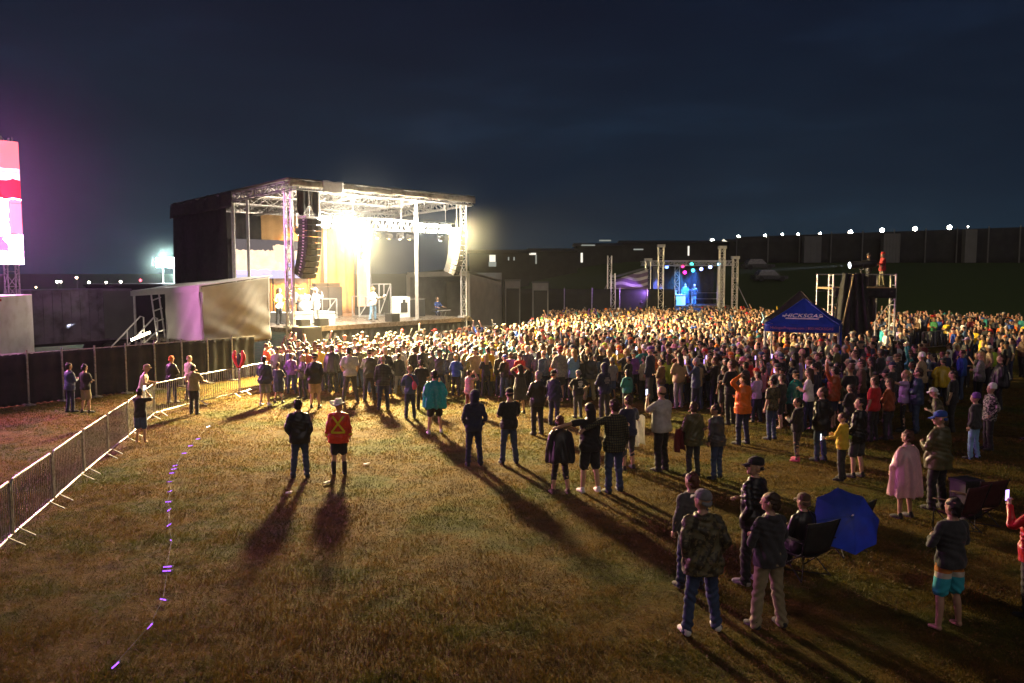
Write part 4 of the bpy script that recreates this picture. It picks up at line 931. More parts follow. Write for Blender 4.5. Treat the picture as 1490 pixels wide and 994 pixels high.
# two line arrays
def line_array(label, base, aim, n, w, curve):
    t = thing('line_array', label, 'loudspeakers', base); d = Vector(aim); d.z = 0; d.normalize(); s = Vector((d.y,-d.x,0)); z = 0.0; y = 0.0; tilt = 0.0
    for k in range(n):
        h = .27; tilt += curve*(.35+1.3*k/n); R = Matrix((s, d*math.cos(tilt)-Vector((0,0,1))*math.sin(tilt), d*math.sin(tilt)+Vector((0,0,1))*math.cos(tilt))).transposed()
        c = d*y+Vector((0,0,z-.15)); m = MB(); P = []
        for zz, q in ((-.125,.84),(.125,1.0)):
            for xx, yy in ((-1,-1),(1,-1),(1,1),(-1,1)): P.append(c+R @ Vector((xx*w/2*(1 if yy > 0 else .78), yy*.34, zz)))
        m.hexa(P); b = m.build('speaker_cabinet', M['black'], t)
        m = MB().box(c+R @ Vector((0,.352,0)), (w*.94,.02,.24), M=R); 
        for q in (-.2,.2): m.box(c+R @ Vector((w*q,.368,0)), (w*.05,.02,.2), M=R)
        m.build('grille', M['dark'], b)
        m = MB()
        for q in (-1,1):
            for zz in (-.07,.07): m.box(c+R @ Vector((q*w*.465,.08,zz)), (.03,.10,.05), M=R)
        m.build('rigging_plate', M['alu'], b); z -= h*math.cos(tilt)*1.0; y -= h*math.sin(tilt)
    m = MB().box((0,0,.06),(w*.9,.5,.07), rz=math.atan2(s.y,s.x)); m.bar((0,0,.08),(0,0,ZF-base[2]-.1),.03,6); m.build('flying_frame', M['steel'], t)
line_array('long curved column of loudspeakers hung at the dark scrim side of the stage', S(.85,-.42,7.15), NRM+DIR*.15, 10, .92, .045)
line_array('curved column of loudspeakers hung beside the big stage corner column', S(10.75,-.42,7.0), NRM+DIR*.45, 9, .85, .05)
# instruments, amplifiers and the band
def box_thing(name, label, cat, c, size, mname, rz=None, parts=()):
    t = thing(name, label, cat, c, math.atan2(DIR.y,DIR.x) if rz is None else rz); MB().box((0,0,size[2]/2), size).build('case', M[mname], t)
    for nm, cc, ss, mm in parts: MB().box(cc, ss).build(nm, M[mm], t)
    return t
box_thing('drum_riser','white covered drum platform on the bright side of the stage','platform',S(3.2,3.6,DZ),(2.6,2.2,.55),'whitecloth',parts=[('trim',(0,-1.11,.5),(2.6,.02,.08),'alu')])
dk = thing('drum_kit','pale drum kit with brass cymbals on the white platform','drum kit',S(3.2,3.5,DZ+.55),math.atan2(DIR.y,DIR.x))
RX = Matrix.Rotation(math.pi/2,3,'X')
def drum(n, c, r, h, ax=None, tilt=0):
    m = MB(); R = RX if ax else Matrix.Rotation(tilt,3,'X'); m.lathe([(r*.98,-h/2-.004),(r,-h/2),(r,h/2),(r*.98,h/2+.004)], 20, c, M=R); m.lathe([(r*1.03,h/2-.02),(r*1.03,h/2)], 20, c, M=R); m.build(n, [M['whitecloth'], M['alu']], dk, True)
drum('bass_drum',(0,-.15,.30),.28,.4,1); drum('floor_tom',(.55,.15,.35),.2,.4); drum('snare_drum',(-.4,.2,.55),.18,.14); drum('rack_tom',(-.18,-.12,.75),.15,.22,None,.4); drum('rack_tom',(.2,-.12,.75),.16,.24,None,.4)
M['brass'] = pbr('brass_cymbal', (.75,.5,.18), .3, 1.0, var=.1)
for c in ((-.75,.1,1.05),(.8,0,1.15),(-.35,-.3,1.25),(.45,-.3,1.25)):
    m = MB().lathe([(.01,.03),(.06,.02),(.23,0),(.23,-.006),(.01,.0)], 20, c, M=Matrix.Rotation(.3,3,'X')); m.build('cymbal', M['brass'], dk, True)
    MB().bar((c[0],c[1],0),c,.012,6).build('cymbal_stand', M['steel'], dk)
for k,(s_,d_,lab) in enumerate(((7.2,7.4,'black guitar amplifier stack below the amber drape'),(8.1,7.3,'black bass amplifier stack between the drape and the white curtain'))):
    box_thing('amplifier',lab,'amplifier',S(s_,d_,DZ),(1.0,.5,1.75),'black',parts=[('grille',(0,-.26,.5),(.86,.02,.8),'dark'),('head',(0,0,1.86),(.8,.36,.2),'dark'),('grille_top',(0,-.26,1.35),(.86,.02,.66),'dark')])
box_thing('speaker_monitor','pair of black monitor wedges seen at the corner of the stage lip','monitor speaker',S(1.0,.45,DZ),(.55,.45,.36),'black',parts=[('grille',(0,-.235,.18),(.46,.02,.26),'dark')])
box_thing('speaker_monitor','black monitor wedge before the singer at the stage lip','monitor speaker',S(2.1,.45,DZ),(.55,.45,.36),'black',parts=[('grille',(0,-.235,.18),(.46,.02,.26),'dark')])
box_thing('speaker_monitor','black monitor wedge on the brown deck by the guitarist','monitor speaker',S(6.6,.35,DZ),(.6,.5,.42),'black',parts=[('grille',(0,-.26,.2),(.5,.02,.3),'dark')])
box_thing('subwoofer','black subwoofer box at the stage corner beside the cream tarpaulin','subwoofer',S(.5,-.55,DZ-.62),(1.1,.8,.7),'black',parts=[('grille',(0,-.41,.35),(1.0,.02,.6),'dark')])
def open_frame(label, c, w, h, extra=True):
    t = thing('equipment_rack', label, 'rack', c, math.atan2(DIR.y,DIR.x)); m = MB()
    for a in (-1,1):
        for b in (-1,1): m.beam((a*w/2,b*.3,0),(a*w/2,b*.3,h),.06,.06)
        for z in (.05,h): m.beam((a*w/2,-.3,z),(a*w/2,.3,z),.05,.05)
    for b in (-1,1):
        for z in (.05,h): m.beam((-w/2,b*.3,z),(w/2,b*.3,z),.05,.05)
    m.beam((-w/2,-.3,.05),(w/2,-.3,h),.04,.04); m.build('frame', M['alu'], t); MB().box((0,0,h*.3),(w*.8,.4,h*.4)).build('gear_box', M['black'], t)
open_frame('open silver equipment rack near the singer below the amber drape', S(6.3,5.6,DZ), 1.0, 1.1)
open_frame('open silver equipment rack between the amplifiers and the guitarist', S(8.6,5.2,DZ), 1.0, 1.2)
open_frame('open silver frame rack at the foot of the white curtain', S(9.9,5.0,DZ), .9, 1.9)
dc = thing('flight_case','white flight case with a dark emblem standing behind the guitarist','flight case',S(9.35,2.7,DZ),math.atan2(DIR.y,DIR.x)); MB().box((0,0,.62),(.95,.5,1.2)).build('case',M['whitecloth'],dc)
m = MB().box((0,-.265,.6),(.5,.02,.55)); m.box((0,-.265,.95),(.2,.02,.2)); m.build('emblem',M['dark'],dc)
for k,(s_,d_,w_,h_,lab) in enumerate(((10.6,3.2,1.6,1.0,'long dark flight case beside the white emblem case'),(11.4,4.4,1.2,.95,'dark blue road case near the back corner column'))): box_thing('flight_case',lab,'flight case',S(s_,d_,DZ),(w_,.7,h_),'dark',parts=[('lid',(0,0,h_+.03),(w_+.03,.73,.06),'steel')])
ks = thing('keyboard','keyboard on a crossed stand beside the stage corner column','keyboard',S(13.1,3.2,1.35),math.atan2(DIR.y,DIR.x)+.2)
m = MB().box((0,0,1.0),(1.5,.4,.12)); m.build('keyboard_body',M['black'],ks); MB().box((0,-.205,.98),(1.4,.02,.07)).build('keys',M['whitecloth'],ks)
m = MB()
for y in (-.15,.15): m.bar((-.5,y,0),(.4,y,.94),.02); m.bar((.5,y,0),(-.4,y,.94),.02)
m.build('stand',M['alu'],ks)
wg = thing('side_platform','low dark platform extending the big stage beyond its corner column','platform',S(14,3.5,0),math.atan2(DIR.y,DIR.x)); MB().box((0,0,1.22),(3.0,5,.25)).build('deck',M['deck'],wg)
m = MB().cloth(lambda u,v:(-1.5+3*u,-2.5+.02*math.sin(u*80),1.1*v),60,2,.02); m.build('skirt',M['blackcloth'],wg,True)
for s_,d_,lab in ((2.7,1.4,'chrome microphone stand in front of the pale singer'),(5.8,1.0,'chrome microphone stand before the guitarist')):
    t = thing('microphone_stand',lab,'microphone stand',S(s_,d_,DZ)); MB().lathe([(.14,0),(.14,.02),(.03,.03)],16).build('base',M['black'],t); MB().bar((0,0,.02),(0,0,1.5),.012).build('pole',M['steel'],t); m=MB(); m.lathe([(.012,0),(.022,.1),(.032,.13),(.02,.17)],10,(0,0,1.5)); m.build('microphone',M['dark'],t,True)
def guitar(label, o, body='wood'):
    p, sc = o['p'], o['sc']; L = Matrix.Rotation(o['rz'],4,'Z'); base = o['g']
    t = thing('electric_guitar', label, 'guitar', base, o['rz']); 
    a, b = Vector((.14,.20,.98)), Vector((-.52,.30,1.30)); d = (b-a).normalized(); u = Vector((0,0,1)); u = (u-d*u.dot(d)).normalized(); n = d.cross(u)
    R = Matrix((d, n, u)).transposed(); V = []; k = 20; out = []
    for i in range(k):
        th = 2*math.pi*i/k; r = .17*(1+.16*math.cos(2*th)-.05*math.cos(3*th)); out.append((r*1.15*math.cos(th), r*.85*math.sin(th)))
    m = MB(); m.add([a+R @ Vector((x,yy,z)) for yy in (-.022,.022) for x, z in out], [tuple(range(k-1,-1,-1)), tuple(range(k,2*k))]+[(i,(i+1)%k,k+(i+1)%k,k+i) for i in range(k)]); m.build('guitar_body', M['whitecloth'], t, False)
    MB().beam(a+d*.15, b, .03, .05).build('neck', M['wood'], t); MB().beam(b, b+d*.17, .02, .08).build('headstock', M['whitecloth'], t)

sm_ = MB(); qbox(sm_, .35, 11.95, -.4, 8.9, DZ+.02, 8.0); hzs = sm_.build('stage_smoke', None); hzs.data.materials.clear()
hm = bpy.data.materials.new('stage_smoke'); t = NT(hm); out = t.n('ShaderNodeOutputMaterial'); v = t.n('ShaderNodeVolumePrincipled'); v.inputs['Density'].default_value = .008; v.inputs['Color'].default_value = (1,.98,.95,1); v.inputs['Anisotropy'].default_value = .3
t.l(v.outputs[0], out.inputs['Volume']); hzs.data.materials.append(hm); tag(hzs, 'thin stage smoke glowing around the lamps of the big stage', None, None, 'stuff')

def halo_ball(name, c, R, k, label, colr=(1,1,1)):  # soft volume ball added to imitate the glow round lamps
    m = MB().lathe([(max(.02,math.cos(t)),math.sin(t)) for t in np.linspace(-math.pi/2,math.pi/2,13)], 24); o = m.build(name, None, None, True); o.data.materials.clear(); o.location = c; o.scale = (R,R,R)
    hm = bpy.data.materials.new(name); t = NT(hm); out = t.n('ShaderNodeOutputMaterial'); v = t.n('ShaderNodeVolumePrincipled'); tc = t.n('ShaderNodeTexCoord'); ln = t.n('ShaderNodeVectorMath', operation='LENGTH'); t.l(tc.outputs['Object'], ln.inputs[0])
    q = math_(t,'MAXIMUM',math_(t,'SUBTRACT',1.0,ln.outputs['Value']),0.0); t.l(math_(t,'MULTIPLY',math_(t,'POWER',q,2.6),k), v.inputs['Density']); v.inputs['Color'].default_value = (*colr,1); t.l(v.outputs[0], out.inputs['Volume']); o.data.materials.append(hm); tag(o, label, None, None, 'stuff')
halo_ball('lamp_halo', S(3.3,-.5,tz), 4.6, .013, 'added volume ball glowing as halo round the lamp cluster above the singer', (.78,.9,1)); halo_ball('lamp_halo', S(9.7,-.5,tz), 4.2, .012, 'added volume ball glowing as halo round the lamp cluster by the corner column', (.78,.9,1))  # halo balls added in place of lens bloom round the blinders
# ------------------------------------------------------------------ terrain
def terrain(x, y):
    x, y = np.asarray(x, float), np.asarray(y, float)
    f = sstep(x+.10*y, -6, 34); far = sstep(y, 78, 135)
    return f*far*6.3+sstep(y, 150, 420)*f*3.0
def wing_tent():
    """covered wing at the dark side of the stage: sloping cover, cream front, lit end, open frame"""
    t = thing('wing_tent', 'tarpaulin covered stage wing with a cream front and a purple lit end', 'tent', P1)
    def put(m, n, mat, smooth=True): m.v = [tuple(Vector(v)-P1) for v in m.v]; return m.build(n, M[mat], t, smooth)
    e, fd = -3.9, .95            # near corner along the front line, set back from the fence
    zt0, zt1, zt2 = 4.45, 4.02, 3.72
    def fr(u, v):
        s = e*(1-u)-.45*u; z1 = zt1+(zt0-zt1)*u; z0 = 1.55+.0*u; z = z0+(z1-z0)*v
        sag = .06*math.sin(3.1*v)*math.sin(9*u+4*v)+.035*math.sin(22*(u*.35+v)+5*u)*(1-v)**1.5+.03*math.sin(9*u-17*v)*(1-v)+.012*math.sin(31*(v-.8*u)+4*math.sin(5*u))*(1-.6*v)
        return S(s, fd-sag, z)
    put(MB().cloth(fr, 46, 34, .02), 'front_cover', 'tarp')
    put(MB().cloth(lambda u, v: S(e-.02+.05*math.sin(7*u+5*v)*math.sin(3*v)+.03*math.sin(18*u+11*v), fd+.06+3.0*u, 1.6+(zt1-.18-.08*u-1.6)*v), 30, 26, .02), 'end_cover', 'tarpwhite')
    put(MB().cloth(lambda u, v: S(e*(1-u)-.3*u, fd-.02+6.4*v, zt1+(zt0-zt1)*u+(zt2-zt1)*v+.05*math.sin(9*u)*math.sin(6*v)+.05), 24, 18, .03), 'top_cover', 'tarpwhite')
    m = MB(); m.beam(S(e-.02,fd,zt1-.09), S(e-.02,fd+6.4,zt2-.09), .12, .24); put(m, 'eave_beam', 'tarpwhite', False)
    for d in (fd+.02, fd+3.15, fd+6.3): put(MB().beam(S(e+.05,d,0), S(e+.05,d,3.8), .09, .09), 'post', 'alu', False)
    put(MB().beam(S(-.5,fd+.1,0), S(-.5,fd+.1,4.4), .09, .09), 'post', 'alu', False)
    m = MB(); m.hexa([S(e+.1,fd+.15,1.45),S(-.3,fd+.15,1.45),S(-.3,fd+6.2,1.45),S(e+.1,fd+6.2,1.45),S(e+.1,fd+.15,1.6),S(-.3,fd+.15,1.6),S(-.3,fd+6.2,1.6),S(e+.1,fd+6.2,1.6)]); put(m, 'floor_deck', 'deck', False)
    put(MB().cloth(lambda u, v: S(-1.6, fd+.3+5.9*u+.04*math.sin(v*30), 1.6+2.2*v), 10, 6, .02), 'inner_curtain', 'blackcloth')
    m = MB()
    for d in (3.35, 4.1):
        for k in range(5):
            m.beam(S(e+.02,fd+d+.1*k,1.65+.45*k), S(e+.02,fd+d+.1*(k+1),1.65+.45*(k+1)), .06, .05)
    for k in range(4): m.beam(S(e+.02,fd+3.35+.1*k,2.0+.5*k), S(e+.02,fd+4.1+.1*k,1.85+.5*k), .05, .05)
    put(m, 'side_ladder', 'alu', False)
wing_tent()
fs = thing('stairs', 'steel backstage stairs with two lit looped handrails beside the wing tent', 'stairs', S(-4.1,5.0,0), math.atan2(DIR.y,DIR.x))
for k in range(5): MB().box((-.28-.3*k,0,1.35-.29*k),(.3,1.3,.05)).build('tread', M['steel'], fs)
for y in (-.66, .66):
    m = MB(); m.beam((-.05,y,1.5),(-1.75,y,-.0),.06,.14); m.build('stringer', M['steel'], fs)
    m = MB(); m.tube([(-.1,y,1.35),(-.1,y,2.55),(-.25,y,2.6),(-1.7,y,1.2),(-1.65,y,.1)], .035, 6); m.tube([(-.1,y,2.0),(-1.6,y,.65)], .028, 6); m.bar((-.9,y,.7),(-.9,y,1.95),.028); m.build('handrail', M['alu'], fs)
GLF = glow('stair_lamp_light', (1,.85,.55), 26)
for k,y in enumerate((-.5,.5)):
    t = thing('work_light', ('long warm tube lamp lying on the backstage stairs, lower one','long warm tube lamp lying on the backstage stairs, upper one')[k], 'work light', tuple(S(-4.6-.5*(1-k),4.3+.7*k,1.75)), math.atan2(DIR.y,DIR.x))
    MB().bar((-.35,0,-.12),(.35,0,.12),.055,10).build('tube', GLF, t); MB().beam((-.4,0,-.22),(.4,0,.04),.1,.06).build('bracket', M['black'], t)
# windscreen fence, panel by panel
fa, fb = G(-70,603), G(371,549); fa.z = fb.z = 0; fd_ = (fb-fa); n = 10
for k in range(n):
    a, b = fa+fd_*(k/n), fa+fd_*((k+1)/n); c = (a+b)/2; L = (b-a).length; rz = math.atan2(fd_.y, fd_.x)
    if proj(b+Vector((0,0,1)))[0] < -20: continue
    dx = b.x; where = ['by the white box truck','','','','','','','','','']
    t = thing('fence_panel', 'dark windscreen covered fence panel, %s from the crowd barrier corner' % ('tenth','ninth','eighth','seventh','sixth','fifth','fourth','third','second','first')[k], 'fence', a, rz, 'windscreen fence')
    MB().cloth(lambda u, v: (L*u, .03*math.sin(u*14+k)+.05*math.sin(u*3.1+k*2)*math.sin(v*3.1), .04+1.78*v+.02*math.sin(u*30)), 40, 12, .015).build('windscreen', M['mesh'], t, True)
    m = MB(); m.bar((0,-.07,0),(0,-.07,1.95),.032,8); m.bar((0,-.06,1.84),(L,-.06,1.84),.018,6); m.box((0,-.07,.02),(.25,.5,.05)); m.build('post', M['steel'], t)
# crowd barriers
def barrier_proto():
    t = thing('crowd_barrier', 'x', 'crowd barrier', (0,0,0), 0, 'steel crowd barriers'); L = 2.2
    m = MB(); m.tube([(.04,0,.16),(.04,0,1.0),(.06,0,1.06),(.12,0,1.1),(L-.12,0,1.1),(L-.06,0,1.06),(L-.04,0,1.0),(L-.04,0,.16),(L/2,0,.16),(.04,0,.16)], .021, 7); m.build('frame', M['steel'], t)
    m = MB()
    for k in range(19): x = .15+(L-.3)*k/18; m.bar((x,0,.16),(x,0,1.1),.0085,5)
    m.build('upright_bar', M['steel'], t); t.children
    for x in (.28, L-.28):
        m = MB(); m.beam((x,-.27,.025),(x,0,.18),.04,.015); m.beam((x,.27,.025),(x,0,.18),.04,.015); m.build('foot', M['trailer'], t)
    return t
BP = None; bn = 0
def barrier(a, b, label):
    global BP
    a, b = Vector(a), Vector(b); a.z = b.z = 0; rz = math.atan2((b-a).y, (b-a).x)
    if BP is None: BP = barrier_proto(); o = BP; o.location = a; o.rotation_euler = (0,0,rz); o['label'] = label
    else: o = copy_tree(BP, a, rz, label)
    o.scale = ((b-a).length/2.2, 1, 1)
jp = [(-48,858),(19,790),(79,737),(123,696),(158,666),(187,642),(225,608)]
ORD = ['first','second','third','fourth','fifth','sixth','seventh','eighth']
jg = [G(*q) for q in jp]
for k in range(len(jg)-1): barrier(jg[k], jg[k+1], 'steel crowd barrier %s in the slanting row beside the glow stick line' % ORD[k])
jp2 = [(225,608),(283,592),(349,577),(404,563)]; jg2 = [G(*q) for q in jp2]
for k in range(3): barrier(jg2[k], jg2[k+1], 'steel crowd barrier %s in the short row below the windscreen fence' % ('first','second','third')[k])
for k in range(6):
    a = S(.2+2.3*k,-2.2); b = S(2.4+2.3*k,-2.2)
    barrier(a, b, 'steel crowd barrier %s along the foot of the big stage' % ORD[k])
for k,(q1,q2,w) in enumerate((((1326,556),(1368,550),'beside the patch of lit grass'),((1340,510),(1385,506),'beyond the patch of lit grass'),((1392,512),(1445,508),'in the thin crowd by the far grass'),((1048,524),(1080,521),'before the blue canopy'),((1232,540),(1268,536),'under the scaffold tower'))): barrier(G(*q1), G(*q2), 'steel crowd barrier '+w)
# red jacket hung over the barrier joint
rj = thing('red_jacket', 'red jacket with dark middle hung upright over the barrier below the fence', 'jacket', G(349,577), -.25)
for sg in (-1,1):
    V, Fq = limb([(sg*.03,0,1.12),(sg*.13,.02,1.3),(sg*.20,0,1.52),(sg*.15,0,1.72)], [.06,.09,.085,.05], 10, 3, flat=.6); m = MB(); m.add(V, Fq); m.build('sleeve', M['red'], rj, True)
V, Fq = limb([(0,.02,1.1),(0,.02,1.35),(0,.02,1.6)], [.07,.11,.07], 10, 3, flat=.6); m = MB(); m.add(V, Fq); m.build('lining', M['blackcloth'], rj, True)
# glow sticks on their cord
GV = glow('glow_stick_light', (.36,.10,1.0), 2.6); GW = glow('white_glow_light', (.9,.9,1), 7.0)
gs = [(168,971,84),(218,914,88),(238,875,-28),(243,833,2),(244,827,4),(249,789,-60),(246,766,80),(246,744,85),(245,732,5),(247,717,70),(246,703,10),(250,690,20),(255,679,35),(253,684,30),(268,661,10),(277,650,25),(288,640,35),(303,622,60)]
desc = ['first','second','third','fourth','fifth','sixth','seventh','eighth','ninth','tenth','eleventh','twelfth','thirteenth','fourteenth','fifteenth','sixteenth','seventeenth','eighteenth']
path = []
for k,(x,y,a) in enumerate(gs):
    p = G(x,y); path.append(p)
    t = thing('glow_stick', '%s glow stick on the grass, %s along the cord from the lower edge' % ('white' if k == 17 else 'small purple', desc[k]), 'glow stick', p, math.radians(a)*1.0, 'glow sticks on the cord')
    L = .13*(1 if p.y < 14 else .85); MB().bar((-L/2,0,.022),(L/2,0,.03),.0095,8).build('tube', GW if k == 17 else GV, t); MB().bar((L/2,0,.035),(L/2+.03,0,.036),.012,8).build('end_cap', M['rope'], t)
m = MB(); m.tube([p+Vector((.02*math.sin(i*3),0,.04)) for i,p in enumerate(sorted(path, key=lambda q: q.y))], .004, 5); m2 = m.build('cord', M['dark'], None); tag(m2, 'thin cord lying on the grass with purple glow sticks tied to it', 'cord')
lit = [((420,719),'paper'),((533,677),'paper'),((475,704),'bottle'),((300,560),'paper')]
for k,((x,y),w) in enumerate(lit[:3]):
    m = MB(); m.box((0,0,.03),(.12,.06,.03),.5*k); m.box((.04,.03,.045),(.06,.05,.02),1.2); o = m.build('paper_scrap', M['whitecloth']); o.location = G(x,y)
    tag(o, ('crumpled white paper scrap on the grass behind the black bomber jacket','small white scrap on the grass beside the cowboy hat man','white scrap on the grass between the two lone men')[k], 'litter')
# ------------------------------------------------------------------ LED screen tower and vehicles at the edge
SP = AT(36,385,33.0); s0 = SP.x
scr_top = AT(24,207,33.0).z; scr_bot = SP.z
ls = thing('led_screen', 'huge glaring led screen with red and white blocks at the field edge', 'led screen', (s0-3.66*math.cos(.85),33.0-3.66*math.sin(.85),0), .85)
PK = screen_mat('led_picture', [(2.95,3.7,scr_bot,scr_bot+.5,0,(14,9,13)),(2.0,5,scr_bot+2.55,scr_bot+3.3,0,(1.6,.03,.07)),(2.6,5,scr_bot+3.3,scr_bot+3.75,0,(3.,1.3,1.6)),(2.3,5,scr_bot+3.75,scr_bot+5.2,0,(2.2,.35,.42)),(2.9,3.9,scr_bot+.5,scr_bot+1.15,.15,(3.,.42,1.3)),(3.15,4.2,scr_bot+1.15,scr_bot+2.5,0,(3,.55,.9)),(3.0,4.2,scr_bot+1.1,scr_bot+2.5,-.45,(1.5,.05,.14)),(-4,.2,scr_bot+2.5,scr_bot+3.4,.2,(3,.1,.6))], K['screen'], ((70,16,52),(70,26,58)))
def panel_(x, z, w, h):
    m = MB().box((x,.0,z),(w,.14,h)); m.box((x,-.076,z),(w-.004,.006,h-.004),mi=1); m.build('screen_panel', [M['black'], PK], ls)
for i in range(3):
    for j in range(4):
        hh = (scr_top-scr_bot)/4; w = 1.2
        panel_(3.62-w*(i+.5), scr_bot+hh*(j+.5), w-.01, hh-.01)
for i in range(3):
    panel_(.01-1.2*(i+.5), (scr_top+scr_bot)/2, 1.19, scr_top-scr_bot)
m = MB()
for x in (-3.2,0,3.3): m.truss((x,.4,0),(x,.4,scr_top+.2),.4,.03,step=.6)
m.build('support_tower', M['steel'], ls)
tk = thing('box_truck', 'white box truck parked below the led screen behind the fence', 'truck', (AT(22,500,31).x-2.9,31.0,0), math.radians(3))
ztk = AT(10,430,31).z; MB().box((0,0,(ztk+.75)/2),(5.8,2.4,ztk-.75)).build('cargo_box', M['whitepaint'], tk); MB().box((0,0,.62),(5.6,2.0,.2)).build('chassis', M['black'], tk)
m = MB(); m.hexa([(-5.2,-1.1,.5),(-3.0,-1.1,.5),(-3.0,1.1,.5),(-5.2,1.1,.5),(-4.5,-1.0,2.3),(-3.0,-1.0,2.3),(-3.0,1.0,2.3),(-4.5,1.0,2.3)]); m.build('cab', M['whitepaint'], tk)
for x in (-4.2,2.0):
    for y in (-1.05,1.05): m = MB().lathe([(.2,-.13),(.45,-.13),(.48,-.08),(.48,.08),(.45,.13),(.2,.13)],18,(x,y,.48),M=RX); m.build('wheel', M['rubber'], tk)
MB().box((2.905,-1.0,ztk-.15),(.02,.12,.08)).build('marker_light', M['red'], tk)
ta, tb = AT(20,422,41), AT(176,421,45)
tl = thing('semi_trailer', 'long dark grey semi trailer parked between the truck and the stage', 'trailer', ((ta.x+tb.x)/2,43.0,0), math.atan2(tb.y-ta.y, tb.x-ta.x)); TL = (tb-ta).length; zt = ta.z
MB().box((0,0,(zt+1.1)/2),(TL,2.5,zt-1.1)).build('trailer_box', M['trailer'], tl)
m = MB()
for k in range(13): m.box((-TL/2+TL*k/12,-1.27,(zt+1.1)/2),(.05,.03,zt-1.2))
m.build('side_rib', M['trailer'], tl); MB().box((TL/2-.75,-1.275,(zt+1.1)/2),(1.5,.03,zt-1.3)).build('bright_panel', M['dim'], tl); MB().box((0,0,1.0),(TL*.95,1.2,.18)).build('chassis', M['black'], tl)
for x in (TL*.28,TL*.40):
    for y in (-1.1,1.1): MB().lathe([(.2,-.14),(.48,-.14),(.5,-.08),(.5,.08),(.48,.14),(.2,.14)],18,(x,y,.5),M=RX).build('wheel', M['rubber'], tl)
wl = thing('equipment_shed', 'long dark shed wall between the trailer and the stage stairs', 'shed', (AT(220,420,47).x,47,0), .4); MB().box((0,0,1.95),(6.5,2,3.9)).build('wall', M['dark'], wl); MB().box((0,0,3.95),(6.7,2.2,.12)).build('roof', M['black'], wl)
# light tower
lt = thing('light_tower', 'mobile floodlight tower glaring blue white beyond the dark scrim', 'light tower', (AT(245,383,74).x,74,0))
zl = AT(245,382,74).z; GF = glow('flood_light', (.9,1,.97), K['flood_e'])
m = MB()
for x in (-.55,.55): m.bar((x,0,.8),(x*.9,0,zl-.1),.06,8)
m.build('mast', M['alu'], lt); MB().box((0,0,.75),(2.6,1.4,1.1)).build('generator', M['whitepaint'], lt)
for x in (-.75,-.25,.25,.75):
    h = MB(); h.box((x,0,zl),(.49,.3,.8)); hb = h.build('lamp_head', M['steel'], lt); m = MB(); m.box((x,-.165,zl),(.47,.03,.76)); m.build('lens', GF, hb)
halo_ball('screen_halo', (ls.location.x+2.2,31.5,7.2), 8.5, .010, 'added volume ball giving the led screen its violet halo', (.8,.6,1))  # ball of haze added for the screen's violet halo
halo_ball('flood_halo', (lt.location.x,73.4,zl), 3.4, .02, 'added volume ball giving the floodlight tower its halo', (.8,1,.95))  # ball of haze added for the floodlight's lens glare
lamp('flood_spill','POINT',(lt.location.x,73.3,zl),5000,(.75,1,.92),None,.4)
lamp('flood_beam', 'SPOT', (lt.location.x,73.6,zl), K['flood'], (.78,1,.92), (lt.location.x+8,30,2), .4, 150, .5)
# ------------------------------------------------------------------ behind the big stage
bt = thing('backstage_marquee', 'cream walled backstage marquee with an open framed front beside the stage', 'tent', (0,0,0))
a, b, c = AT(594,400,60), AT(681,398,57.5), AT(730,411,64)
za, zb, zc = a.z, b.z, c.z
a.z = b.z = c.z = 0; UP = lambda p, z: Vector((p.x,p.y,z)); dpt = a+(c-b)
m = MB(); m.beam(UP(a,0),UP(a,za),.25,.25); m.beam(UP(b,0),UP(b,zb),.28,.28); m.beam(UP(a,za),UP(b,zb),.25,.35); m.build('front_frame', M['tarp'], bt)
m = MB().cloth(lambda u,v: UP(b+(c-b)*u, (zb+(zc-zb)*u)*v)+Vector((.03*math.sin(9*u+3*v),0,0)), 20, 10, .05); m.build('side_wall', M['tarp'], bt, True)
m = MB().cloth(lambda u,v: UP(dpt+(c-dpt)*u, 4.6*v), 10, 4, .05); m.build('back_wall', M['greycloth'], bt, True)
m = MB().cloth(lambda u,v: UP(a+(b-a)*u+(c-b)*v, za+(zb-za)*u+.15+(zc-zb)*v), 10, 10, .06); m.build('roof', M['greycloth'], bt, True)
m = MB().cloth(lambda u,v: UP(a+(dpt-a)*u, 4.4*v), 10, 4, .05); m.build('far_wall', M['greycloth'], bt, True)
for k,(x0,x1,y0) in enumerate(((735,757,409),(775,798,412))):
    p, q = AT(x0,y0,68), AT(x1,y0,68); w = q.x-p.x; h = p.z; t = thing('portable_cabin', ('pale portable cabin with dark door next to the backstage marquee','pale portable cabin with dark door further from the marquee')[k], 'cabin', ((p.x+q.x)/2,68.6,0))
    m = MB(); m.box((-w/2+.04,-.55,h/2),(.1,.1,h)); m.box((w/2-.04,-.55,h/2),(.1,.1,h)); m.box((0,-.55,h-.3),(w-.1,.1,.6)); m.box((0,.1,h/2),(w,1.1,h)); m.build('wall', M['greycloth'], t); MB().box((0,-.56,(h-.6)/2),(w-.2,.06,h-.62)).build('door', M['black'], t); MB().box((0,0,h+.05),(w+.1,1.4,.1)).build('roof', M['dim'], t)
hr = AT(762,412,70); t = thing('site_fence', 'dark screened fence behind the crowd between cabins and small stage', 'fence', (hr.x,71,0)); MB().cloth(lambda u,v:(-6+19*u,.05*math.sin(u*40),3.2*v),60,6,.03).build('windscreen',M['dark'],t,True)
for k in range(9): MB().bar((-6+19*k/8,-.1,0),(-6+19*k/8,-.1,3.3),.05).build('post',M['steel'],t)
